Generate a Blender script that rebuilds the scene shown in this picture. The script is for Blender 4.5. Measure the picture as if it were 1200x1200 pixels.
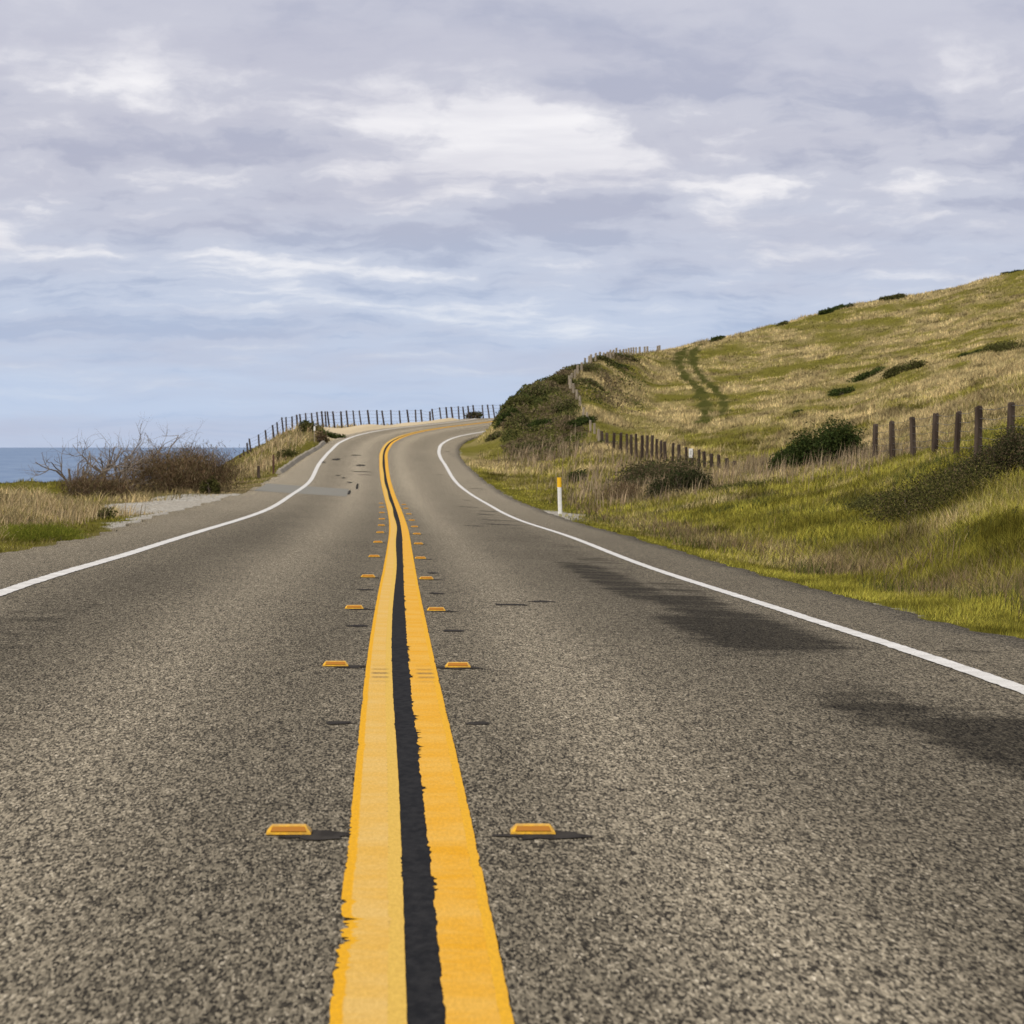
import bpy, math, random
import numpy as np
rng = np.random.default_rng(7); random.seed(7)
S = bpy.context.scene
for o in list(bpy.data.objects): bpy.data.objects.remove(o)
COL = S.collection
F = 3800.0; HZ = 524.0; EYE = 1.3            # focal length in 1200-px units, horizon row, eye height

# ------------------------------------------------------------------ camera
cam = bpy.data.cameras.new('camera'); camo = bpy.data.objects.new('camera', cam); COL.objects.link(camo)
camo.location = (0, 0, EYE); camo.rotation_euler = (math.pi/2, 0, 0)
cam.sensor_width = 36; cam.lens = F/1200*36; cam.shift_y = -(600-HZ)/1200
cam.clip_start = 0.5; cam.clip_end = 600000
cam.dof.use_dof = True; cam.dof.focus_distance = 24; cam.dof.aperture_fstop = 13
S.camera = camo
S.render.resolution_x = S.render.resolution_y = 1024
S.view_settings.view_transform = 'Standard'; S.view_settings.look = 'None'
S.view_settings.exposure = 0.0; S.view_settings.gamma = 1.0

# ------------------------------------------------------------------ node helpers
class NT:
    def __init__(s, tree): s.t = tree; s.n = tree.nodes; s.l = tree.links
    def node(s, typ, **kw):
        n = s.n.new(typ)
        for k, v in kw.items(): setattr(n, k, v)
        return n
    def set(s, sock, v):
        if isinstance(v, bpy.types.NodeSocket): s.l.new(v, sock)
        elif v is not None: sock.default_value = v
    def math(s, op, a, b=None, c=None, clamp=False):
        n = s.node('ShaderNodeMath', operation=op, use_clamp=clamp)
        s.set(n.inputs[0], a); s.set(n.inputs[1], b)
        if c is not None: s.set(n.inputs[2], c)
        return n.outputs[0]
    def mix(s, f, a, b, mode='MIX'):
        n = s.node('ShaderNodeMix', data_type='RGBA', blend_type=mode)
        s.set(n.inputs['Factor'], f)
        for i, v in ((6, a), (7, b)):
            if isinstance(v, tuple) and len(v) == 3: v = (*v, 1)
            s.set(n.inputs[i], v)
        return n.outputs[2]
    def ramp(s, f, lo, hi, a=0.0, b=1.0, smooth=True):
        n = s.node('ShaderNodeMapRange', interpolation_type='SMOOTHSTEP' if smooth else 'LINEAR', clamp=True)
        s.set(n.inputs[0], f); s.set(n.inputs[1], lo); s.set(n.inputs[2], hi); s.set(n.inputs[3], a); s.set(n.inputs[4], b)
        return n.outputs[0]
    def noise(s, vec, scale, detail=3, rough=0.55, dist=0.0):
        n = s.node('ShaderNodeTexNoise'); s.set(n.inputs['Vector'], vec)
        n.inputs['Scale'].default_value = scale; n.inputs['Detail'].default_value = detail
        n.inputs['Roughness'].default_value = rough; n.inputs['Distortion'].default_value = dist
        return n.outputs['Fac']
    def voro(s, vec, scale, out='Distance', feature='F1'):
        n = s.node('ShaderNodeTexVoronoi', feature=feature); s.set(n.inputs['Vector'], vec); n.inputs['Scale'].default_value = scale
        return n.outputs[out]
    def vmul(s, v, k):
        n = s.node('ShaderNodeVectorMath', operation='MULTIPLY'); s.set(n.inputs[0], v); n.inputs[1].default_value = k
        return n.outputs[0]
    def comb(s, x, y, z=0.0):
        n = s.node('ShaderNodeCombineXYZ'); s.set(n.inputs[0], x); s.set(n.inputs[1], y); s.set(n.inputs[2], z); return n.outputs[0]
    def sep(s, v):
        n = s.node('ShaderNodeSeparateXYZ'); s.set(n.inputs[0], v); return n.outputs

# ------------------------------------------------------------------ world: overcast sky
SUN_EL, SUN_AZ = math.radians(42), math.radians(-140)      # azimuth measured from +Y towards +X
W = bpy.data.worlds.new('World'); S.world = W; W.use_nodes = True
w = NT(W.node_tree); w.n.clear()
sky = w.node('ShaderNodeTexSky', sky_type='NISHITA'); sky.sun_disc = False
sky.sun_elevation = SUN_EL; sky.sun_rotation = SUN_AZ; sky.altitude = 60; sky.air_density = 1.2; sky.dust_density = 1.0
tc = w.node('ShaderNodeTexCoord').outputs['Generated']
dx, dy, dz = w.sep(tc)
az0 = w.math('MULTIPLY', w.math('ARCTAN2', dx, dy), F/100)          # in hundreds of photo pixels, right positive
el0 = w.math('MULTIPLY', w.math('ARCSINE', dz), F/100)              # 0 at the horizon, 5.24 at the top of the photo
wv = w.comb(az0, w.math('MULTIPLY', el0, 1.6), 0)
wn = w.node('ShaderNodeTexNoise'); w.set(wn.inputs['Vector'], wv); wn.inputs['Scale'].default_value = .55; wn.inputs['Detail'].default_value = 5; wn.inputs['Roughness'].default_value = .6
wr, wg, wb = w.sep(wn.outputs['Color'])
az = w.math('ADD', az0, w.math('MULTIPLY', w.math('SUBTRACT', wr, .5), 1.3))
el = w.math('ADD', el0, w.math('MULTIPLY', w.math('SUBTRACT', wg, .5), 0.5))
el = w.math('MAXIMUM', el, 0.0)
lel = w.math('LOGARITHM', w.math('ADD', el, .5), math.e)
cv = w.comb(w.math('MULTIPLY', az, .36), w.math('MULTIPLY', lel, 6.2), 1.7)
n1 = w.noise(cv, .8, 7, .56, .0)
n2 = w.noise(w.comb(w.math('MULTIPLY', az, .9), w.math('MULTIPLY', lel, 9.5), 9.3), 1.0, 6, .56, .0)
n3 = w.noise(w.comb(w.math('MULTIPLY', az, .22), w.math('MULTIPLY', el0, 1.3), 4.1), 1.1, 5, .55, .2)
# broad lights and darks that the cloud deck really has there: (x px, y px, sx, sy, amount)
blobs = [(612,163,70,38,.95),(560,120,150,40,.3),(440,130,120,45,.35),(850,215,110,40,.16),(110,130,180,35,.12),(560,200,260,22,.14),(1130,290,140,26,.28),
         (310,338,70,9,.34),(60,160,90,40,.2),(1060,215,160,24,.18),(500,250,150,30,.12),
         (200,187,190,22,-.28),(330,155,60,20,-.2),(1120,180,130,35,-.22),(300,290,180,20,-.2),(700,348,220,24,-.28),
         (950,110,200,40,-.12),(200,15,400,35,-.16),(900,20,450,50,-.24),(1080,150,240,35,-.2),(620,260,260,20,-.12),(420,400,300,30,-.08),(150,430,220,30,.10),(600,505,900,16,-.16),(800,255,130,16,-.12),(180,300,160,10,.2),(450,318,160,10,.2),(640,300,120,12,.2),(900,300,120,10,.2)]
acc = 0.0
for bx, by, sx, sy, amt in blobs:
    a = w.math('POWER', w.math('DIVIDE', w.math('SUBTRACT', az, (bx-600)/100), sx/100), 2)
    e = w.math('POWER', w.math('DIVIDE', w.math('SUBTRACT', el, (HZ-by)/100), sy/100), 2)
    g = w.math('EXPONENT', w.math('MULTIPLY', w.math('ADD', a, e), -1))
    acc = w.math('MULTIPLY_ADD', g, amt, acc)
tex = w.math('ADD', w.math('MULTIPLY', w.math('SUBTRACT', n1, .5), 2.6), w.math('MULTIPLY', w.math('SUBTRACT', n2, .5), 1.5))
amp = w.math('MULTIPLY', w.ramp(el0, .15, 1.9, .25, 1.0), w.ramp(el0, 3.7, 5.0, 1.0, .45))
val = w.math('ADD', w.math('MULTIPLY', tex, amp), acc)
val = w.math('ADD', val, .5)
# colour: blue-grey gaps, mauve grey deck, white tops
low = w.mix(w.ramp(el0, .2, 3.4), (.43,.56,.79), (.45,.47,.60))
mid = w.mix(w.ramp(el0, .3, 3.8), (.54,.645,.84), (.60,.605,.705))
hi = w.mix(w.ramp(el0, .6, 3.0), (.70,.77,.89), (.96,.94,.97))
c = w.mix(w.ramp(val, .10, .50), low, mid)
c = w.mix(w.ramp(val, .50, 1.05), c, hi)
c = w.mix(w.ramp(n3, .38, .75, 0, .45), c, (.50,.50,.62))
up = w.ramp(dz, .15, .8)
c = w.mix(up, c, (.78,.79,.86))
bg1 = w.node('ShaderNodeBackground'); w.set(bg1.inputs[0], sky.outputs[0]); bg1.inputs[1].default_value = .08
bg2 = w.node('ShaderNodeBackground'); w.set(bg2.inputs[0], c); bg2.inputs[1].default_value = 1.0
mx = w.node('ShaderNodeMixShader'); mx.inputs[0].default_value = .93
w.l.new(bg1.outputs[0], mx.inputs[1]); w.l.new(bg2.outputs[0], mx.inputs[2])
wo = w.node('ShaderNodeOutputWorld'); w.l.new(mx.outputs[0], wo.inputs[0])

sl = bpy.data.lights.new('sun', 'SUN'); so = bpy.data.objects.new('sun', sl); COL.objects.link(so)
sl.energy = 3.0; sl.angle = math.radians(7); sl.color = (1, .93, .80)
so.rotation_euler = (math.pi/2-SUN_EL, 0, math.pi-SUN_AZ)
so.location = (-20, -20, 30)

# ------------------------------------------------------------------ object helpers
def tag(o, label=None, cat=None, group=None, kind=None):
    if label: o['label'] = label
    if cat: o['category'] = cat
    if group: o['group'] = group
    if kind: o['kind'] = kind
    return o
def empty(name, loc, rz=0.0):
    o = bpy.data.objects.new(name, None); COL.objects.link(o); o.location = loc; o.rotation_euler.z = rz
    o.empty_display_size = .2
    return o
def link(name, me, mat=None, parent=None, loc=None):
    o = bpy.data.objects.new(name, me); COL.objects.link(o)
    if mat: me.materials.append(mat)
    if parent: o.parent = parent
    if loc is not None: o.location = loc
    return o
def mesh_np(name, V, polys, col=None, uv=None, smooth=False):
    """polys: (n,k) int array or a list of such"""
    if not isinstance(polys, list): polys = [polys]
    V = np.asarray(V, np.float32)
    me = bpy.data.meshes.new(name)
    me.vertices.add(len(V)); me.vertices.foreach_set('co', V.ravel())
    li = np.concatenate([p.ravel() for p in polys]).astype(np.int32)
    tot = np.concatenate([np.full(len(p), p.shape[1]) for p in polys]).astype(np.int32)
    st = np.concatenate([[0], np.cumsum(tot)[:-1]]).astype(np.int32)
    me.loops.add(len(li)); me.loops.foreach_set('vertex_index', li)
    me.polygons.add(len(tot)); me.polygons.foreach_set('loop_start', st)
    try: me.polygons.foreach_set('loop_total', tot)
    except Exception: pass
    me.polygons.foreach_set('use_smooth', np.full(len(tot), smooth))
    if col is not None:
        a = me.attributes.new('col', 'FLOAT_COLOR', 'POINT')
        C = np.ones((len(V), 4), np.float32); C[:, :3] = col; a.data.foreach_set('color', C.ravel())
    if uv is not None:
        u = me.uv_layers.new(name='UVMap'); u.data.foreach_set('uv', np.asarray(uv, np.float32)[li].ravel())
    me.update(calc_edges=True); me.validate()
    return me
class MB:                                         # small python mesh builder
    def __init__(s): s.v = []; s.f = []
    def add(s, vs, fs):
        k = len(s.v); s.v += [tuple(p) for p in vs]; s.f += [tuple(i+k for i in q) for q in fs]
    def prism(s, ring0, ring1):
        n = len(ring0)
        s.add(list(ring0)+list(ring1), [(i, (i+1) % n, n+(i+1) % n, n+i) for i in range(n)]+[tuple(range(n))[::-1], tuple(range(n, 2*n))])
    def box(s, c, d, taper=1.0):
        x, y, z = c; a, b, h = d[0]/2, d[1]/2, d[2]/2
        r0 = [(x-a, y-b, z-h), (x+a, y-b, z-h), (x+a, y+b, z-h), (x-a, y+b, z-h)]
        a *= taper; b *= taper
        r1 = [(x-a, y-b, z+h), (x+a, y-b, z+h), (x+a, y+b, z+h), (x-a, y+b, z+h)]
        s.prism(r0, r1)
    def tube(s, pts, radii, n=5):
        pts = [np.array(p, float) for p in pts]; rings = []
        for i, p in enumerate(pts):
            d = pts[min(i+1, len(pts)-1)]-pts[max(i-1, 0)]; d /= (np.linalg.norm(d)+1e-9)
            a = np.cross(d, (0, 0, 1.0)) if abs(d[2]) < .9 else np.cross(d, (1.0, 0, 0)); a /= np.linalg.norm(a); b = np.cross(d, a)
            rings.append([p+radii[i]*(math.cos(2*math.pi*k/n)*a+math.sin(2*math.pi*k/n)*b) for k in range(n)])
        k = len(s.v)
        for r in rings: s.v += [tuple(q) for q in r]
        for i in range(len(rings)-1):
            for j in range(n):
                s.f.append((k+i*n+j, k+i*n+(j+1) % n, k+(i+1)*n+(j+1) % n, k+(i+1)*n+j))
        s.f.append(tuple(k+j for j in range(n))[::-1]); s.f.append(tuple(k+(len(rings)-1)*n+j for j in range(n)))
    def mesh(s, name, smooth=False):
        me = bpy.data.meshes.new(name); me.from_pydata(s.v, [], s.f); me.update()
        if smooth: me.polygons.foreach_set('use_smooth', [True]*len(me.polygons))
        return me
    def build(s, name, mat, parent=None, smooth=False, loc=None): return link(name, s.mesh(name, smooth), mat, parent, loc)

# ------------------------------------------------------------------ numeric helpers
def pchip(x, y):
    x = np.array(x, float); y = np.array(y, float); h = np.diff(x); d = np.diff(y)/h
    m = np.zeros(len(x)); m[0] = d[0]; m[-1] = d[-1]
    for i in range(1, len(x)-1):            # cubic, average slopes (smooth rather than strictly monotone)
        m[i] = (d[i-1]*h[i]+d[i]*h[i-1])/(h[i]+h[i-1])
    def f(q):
        q = np.asarray(q, float); qc = np.clip(q, x[0], x[-1]); i = np.clip(np.searchsorted(x, qc)-1, 0, len(x)-2); t = (qc-x[i])/h[i]
        r = (2*t**3-3*t**2+1)*y[i]+(t**3-2*t**2+t)*h[i]*m[i]+(-2*t**3+3*t**2)*y[i+1]+(t**3-t**2)*h[i]*m[i+1]
        return r+np.where(q < x[0], (q-x[0])*m[0], 0)+np.where(q > x[-1], (q-x[-1])*m[-1], 0)
    return f
_T = rng.random((256, 256))
def vnoise(x, y):
    x = np.asarray(x, float); y = np.asarray(y, float); xi = np.floor(x).astype(int); yi = np.floor(y).astype(int); fx = x-xi; fy = y-yi
    fx = fx*fx*(3-2*fx); fy = fy*fy*(3-2*fy)
    g = lambda a, b: _T[a % 256, b % 256]
    return (g(xi, yi)*(1-fx)+g(xi+1, yi)*fx)*(1-fy)+(g(xi, yi+1)*(1-fx)+g(xi+1, yi+1)*fx)*fy
def fbm(x, y, o=4):
    r = 0; a = .5; t = 0
    for i in range(o): r = r+a*vnoise(x*2**i+17.3*i, y*2**i+5.1*i); t += a; a *= .5
    return r/t
def sm(x, a, b): t = np.clip((np.asarray(x, float)-a)/(b-a), 0, 1); return t*t*(3-2*t)
def P(u, y, Y): return np.array([(u-600)/F*Y, Y, EYE+(HZ-y)/F*Y])      # a surveyed bearing, elevation and distance to a point

# ------------------------------------------------------------------ road alignment
_t = [-30, 3, 8, 11.4, 18, 27, 40, 65, 85, 105, 127, 150, 175, 193, 200, 208, 217, 227, 238, 248, 260, 290]
_x = [1.2, -.04, -.227, -.354, -.609, -.935, -1.385, -2.27, -3.05, -3.88, -4.83, -5.86, -6.92, -7.60, -7.76, -7.72, -7.02, -5.26, -2.0, -.1, .5, .3]
Cx = pchip(_t, _x)
Ch = pchip([-30, 3, 8, 18, 27, 40, 65, 85, 105, 127, 150, 175, 190, 198, 208, 217, 227, 238, 248, 260, 290],
           [-1.3, -1.3, -1.29, -1.28, -1.31, -1.42, -1.62, -1.745, -1.80, -1.75, -1.42, -.80, -.38, -.13, .345, .83, 1.31, 1.82, 2.15, 2.4, 2.6])
dL = pchip([-30, 8, 18, 27, 40, 65, 85, 105, 127, 150, 175, 193, 208, 227, 238, 290], [0, 0, .05, .1, .115, .13, .16, .19, .23, .17, .1, .03, -.03, -.03, -.06, -.06])
dR = pchip([-30, 8, 18, 27, 40, 65, 85, 105, 127, 150, 175, 193, 208, 217, 227, 238, 290], [0, 0, -.02, -.09, -.14, -.15, -.18, -.17, -.17, -.18, -.22, -.2, -.13, -.17, -.24, -.25, -.2])
LANE = 3.3
edgeR = pchip([-30, 20, 26, 43, 60, 75, 105, 160, 190, 205, 215, 235, 290], [4.3, 4.3, 4.4, 4.62, 4.75, 4.85, 4.85, 4.75, 4.55, 4.5, 4.5, 4.5, 4.5])
edgeL = pchip([-30, 30, 42, 48, 60, 95, 110, 150, 180, 200, 215, 290], [4.5, 4.5, 4.6, 4.55, 4.9, 5.0, 4.9, 4.75, 4.4, 4.1, 4.2, 4.2])
def road_pt(t, d, lift=0.0):
    t = np.asarray(t, float); d = np.asarray(d, float); e = .5
    g = (Cx(t+e)-Cx(t-e))/(2*e); ln = np.sqrt(1+g*g)
    z = EYE+Ch(t)+np.where(d < 0, dL(t)*(-d)/LANE, dR(t)*d/LANE)
    return np.stack([Cx(t)+d/ln, t-d*g/ln, z+lift], -1)
_ts = np.concatenate([np.arange(-30, 180, .5), np.arange(180, 258, .25)])
_cp = road_pt(_ts, 0*_ts)
_g = (Cx(_ts+.5)-Cx(_ts-.5)); _ln = np.sqrt(1+_g*_g); _nx = 1/_ln; _ny = -_g/_ln
def road_coord(X, Y):
    X = np.asarray(X, float).ravel(); Y = np.asarray(Y, float).ravel(); tt = np.empty(len(X)); dd = np.empty(len(X))
    for a in range(0, len(X), 20000):
        x = X[a:a+20000, None]; y = Y[a:a+20000, None]
        k = np.argmin((x-_cp[None, :, 0])**2+(y-_cp[None, :, 1])**2, 1)
        tt[a:a+20000] = _ts[k]; dd[a:a+20000] = (x[:, 0]-_cp[k, 0])*_nx[k]+(y[:, 0]-_cp[k, 1])*_ny[k]
    return tt, dd

# ------------------------------------------------------------------ terrain: survey points (bearing, elevation, distance)
cps = []
cps += [(30,637,45),(0,628,47),(100,622,56),(50,607,62),(0,597,70),(0,582,95),(-200,605,62),(0,573,128),(75,567,140),(40,568,150),
        (0,590,180),(75,592,190),(0,680,225),(100,680,235),(150,569,150),(160,590,200),(230,563,180),(250,580,225),
        (-300,588,110),(-300,640,160),(-700,605,80),(-700,720,140),(-1500,650,60),(-1500,800,110),(-3000,760,40),(-3000,1000,100),(-700,760,30),(-1500,1000,20),(-3000,1300,10),
        (175,599,85),(250,588,98),(150,606,72),(120,587,105),(200,578,112),(262,573,120),
        (300,563,150),(285,551,185),(330,531,190),(305,532,203),(350,516,208),(368,510,212),
        (380,500,228),(340,505,229),(313,519,231),(290,533,233),(270,541,236),(200,575,240),(433,496.5,236),(480,494,244),(531,489.5,254),(580,487,263),(640,485,275),
        (433,503,241),(480,502,250),(531,498,260),(575,496,269),(380,507,233),(340,514,234),(380,520,258),(320,555,260),(270,590,262),(433,520,262),(480,520,272),(531,520,284),(580,520,297),(640,515,310)]
for u in (-1500, -700, -200, 0, 150, 300, 400, 500, 580): cps.append((u, 1350, 350)); cps.append((u, 1250, 560))
prof = {2000: [(790,15),(740,21),(640,30),(570,42),(545,60),(500,90),(440,130),(330,220),(180,400),(170,560)],
 3000: [(900,11),(700,20),(600,30),(560,50),(490,80),(400,130),(260,220),(60,400)],
 1500: [(800,18),(740,24.5),(670,31),(600,40),(548,52),(535,62),(520,80),(470,120),(400,190),(320,280),(250,370),(255,420),(280,560)],
 1200: [(738,27),(700,31),(650,38),(600,48),(560,58),(533,66),(524,72),(522,85),(500,110),(470,145),(420,200),(360,280),(318,345),(317,365),(335,480)],
 1100: [(702,33),(652,43),(602,58),(562,75),(536,88),(530,95),(530,110),(505,140),(470,180),(400,262),(345,340),(342,360),(358,480)],
 1000: [(683,40),(642,55),(602,72),(563,98),(542,115),(543,135),(510,165),(470,210),(420,260),(360,335),(358,352),(372,480)],
 900: [(662,52),(632,66),(592,90),(562,118),(549,132),(550,150),(520,180),(470,222),(420,275),(385,318),(384,335),(400,480)],
 800: [(643,65),(620,82),(598,100),(573,130),(553,156),(542,168),(530,180),(500,205),(450,245),(410,296),(408,310),(425,480)],
 720: [(613,95),(588,125),(560,155),(532,182),(507,200),(470,222),(430,250),(416.5,264),(419,275),(440,340),(470,480)],
 690: [(601,106),(580,135),(552,165),(530,186),(508,198),(470,212),(440,230),(426,243),(440,262)],
 660: [(590,120),(568,150),(548,176),(528,193),(505,202),(475,211),(450,222),(440.5,231),(450,246)],
 620: [(566,160),(543,186),(524,200),(495,207),(468,214),(456,219.5),(468,227)],
 600: [(556,172),(535,193),(515,203),(490,208),(468.5,213.5),(478,221)],
 588: [(550,180),(530,198),(512,205),(495,209),(477.5,212.5),(488,219)],
 577: [(537,195),(523,202.5),(508,207),(496,211),(506,216.5)],
}
for u, lst in prof.items():
    for y, Y in lst: cps.append((u, y, Y))
ridge = pchip([720, 740, 770, 800, 830, 880, 920, 980, 1040, 1070, 1120, 1200, 1300], [418, 416, 412.5, 408, 400.5, 389, 379, 363, 351, 347.5, 336.5, 317.5, 297])
rY = pchip([720, 800, 900, 1000, 1100, 1200, 1300], [268, 303, 326, 343, 353, 358, 362])
for u in (740, 760, 780, 800, 830, 860, 900, 950, 1000, 1050, 1100, 1150, 1200, 1260):
    e, Yr = float(ridge(u)), float(rY(u))
    cps += [(u, e, Yr), (u, e+3, Yr+16), (u, e+14, Yr+50), (u, e+30, Yr+100), (u, e+60, 560)]
cps = [c for c in cps if not (c[0] in (800, 900, 1000, 1100, 1200) and c[2] > 294 and abs(c[1]-float(ridge(c[0]))) > 1e-6 and c[1] < float(ridge(c[0]))+3)]
for u in (760, 850, 950, 1050, 1150):                     # keep the slope between the ridge and the hollow even
    for f_ in (.25, .5, .75):
        yy0 = np.interp(u, [720, 800, 900, 1000, 1100, 1200], [532, 530, 520, 510, 505, 500]); YY0 = np.interp(u, [720, 800, 900, 1000, 1100, 1200], [182, 180, 180, 165, 140, 110])
        lnY = math.log(YY0)*(1-f_)+math.log(float(rY(u)))*f_
        cps.append((u, yy0*(1-f_**1.0)+float(ridge(u))*f_, math.exp(lnY)))
cps += [(640, 447.5, 225), (640, 457, 236), (650, 444, 228), (700, 421.5, 246), (700, 428, 258), (710, 419.5, 253), (710, 424, 264), (730, 426, 255), (730, 417.5, 267), (730, 420, 282), (740, 431, 250), (740, 422, 262), (750, 426, 257), (750, 419, 268), (750, 418, 290), (760, 417, 296)]
cps = [np.array(c, float) for c in cps]
ctrl = [(P(*c)) for c in cps]
for t in np.exp(np.linspace(math.log(4), math.log(256), 46)):
    for d in (-edgeL(t)-.1, edgeR(t)+.15): ctrl.append(road_pt(t, d, -.03))
    if t < 60: ctrl.append(road_pt(t, edgeR(t)+1.6, -.10))
    if t > 215:
        for d in (-1.5, 1.5): ctrl.append(road_pt(t, d, -.05))
ctrl = np.array(ctrl)
keep = []; used = set()
for i, c in enumerate(ctrl):
    k = (round(c[0]/c[1]*F/7), round(math.log(c[1])*120))
    if k not in used: used.add(k); keep.append(i)
ctrl = ctrl[keep]
def warp(X, Y): return np.stack([X/Y*F/150, 4*np.log(Y)], -1)
q = warp(ctrl[:, 0], ctrl[:, 1]); val_ = (ctrl[:, 2]-EYE)/ctrl[:, 1]*F
def tps(r2): return .5*r2*np.log(r2+1e-12)
A = tps(((q[:, None]-q[None])**2).sum(-1)); n = len(q); A[np.arange(n), np.arange(n)] += .004
Pm = np.c_[np.ones(n), q]; M = np.block([[A, Pm], [Pm.T, np.zeros((3, 3))]])
sol = np.linalg.solve(M, np.r_[val_, 0, 0, 0])
def rbf(X, Y):
    X = np.ravel(X); Y = np.ravel(Y); out = np.empty(len(X))
    for a in range(0, len(X), 20000):
        p = warp(X[a:a+20000], Y[a:a+20000])
        out[a:a+20000] = tps(((p[:, None]-q[None])**2).sum(-1))@sol[:n]+sol[n]+p@sol[n+1:]
    return EYE+out*Y/F
us = np.concatenate([np.linspace(-3000, -400, 66)[:-1], np.linspace(-400, -60, 30)[:-1], np.arange(-60, 540, 5), np.arange(540, 1264, 3.5), np.linspace(1270, 1700, 40), np.linspace(1720, 3200, 36)])
Ys = np.concatenate([np.exp(np.arange(math.log(2.5), math.log(180), .016)), np.arange(180, 285, .8), np.arange(286, 380, 2.2), np.exp(np.arange(math.log(382), math.log(600), .02))])
UU, YY = np.meshgrid(us, Ys); XX = (UU-600)/F*YY
ZZ = rbf(XX, YY).reshape(XX.shape)
TT, DD = road_coord(XX, YY); TT = TT.reshape(XX.shape); DD = DD.reshape(XX.shape)
def relief(X, Y):                     # lumps of the ground itself, bigger on the slopes
    return (fbm(X*.5, Y*.35, 4)-.5)
over = np.where(DD < 0, -DD-edgeL(TT), DD-edgeR(TT))
rz = road_pt(TT, np.clip(DD, -edgeL(TT)-1, edgeR(TT)+1))[..., 2]
ramp_ = sm(over, .3, 3.0)
ZZ = ZZ+relief(XX, YY)*ramp_*np.where((YY > 235) & (UU < 800) & (DD > 0), .3, 1)*np.where((DD < 0) & (YY > 205), .35, 1)*np.interp(YY, [20, 60, 200, 350], [.24, .50, .60, .8])
ZZ = np.where(over < .05, rz-.07, ZZ)
bl = sm(over, .05, .7)
ZZ = np.where(over >= .05, (rz-.035)*(1-bl)+ZZ*bl, ZZ)
ZZ = np.where((YY < 12) & (over > 0), np.maximum(ZZ, rz-.4), ZZ)
ZZ = np.maximum(ZZ, -64)
def ground_z(X, Y):
    X = np.asarray(X, float); Y = np.asarray(Y, float); u = X/Y*F+600
    i = np.clip(np.searchsorted(us, u)-1, 0, len(us)-2); j = np.clip(np.searchsorted(Ys, Y)-1, 0, len(Ys)-2)
    a = np.clip((u-us[i])/(us[i+1]-us[i]), 0, 1); b = np.clip((Y-Ys[j])/(Ys[j+1]-Ys[j]), 0, 1)
    return (ZZ[j, i]*(1-a)+ZZ[j, i+1]*a)*(1-b)+(ZZ[j+1, i]*(1-a)+ZZ[j+1, i+1]*a)*b

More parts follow.
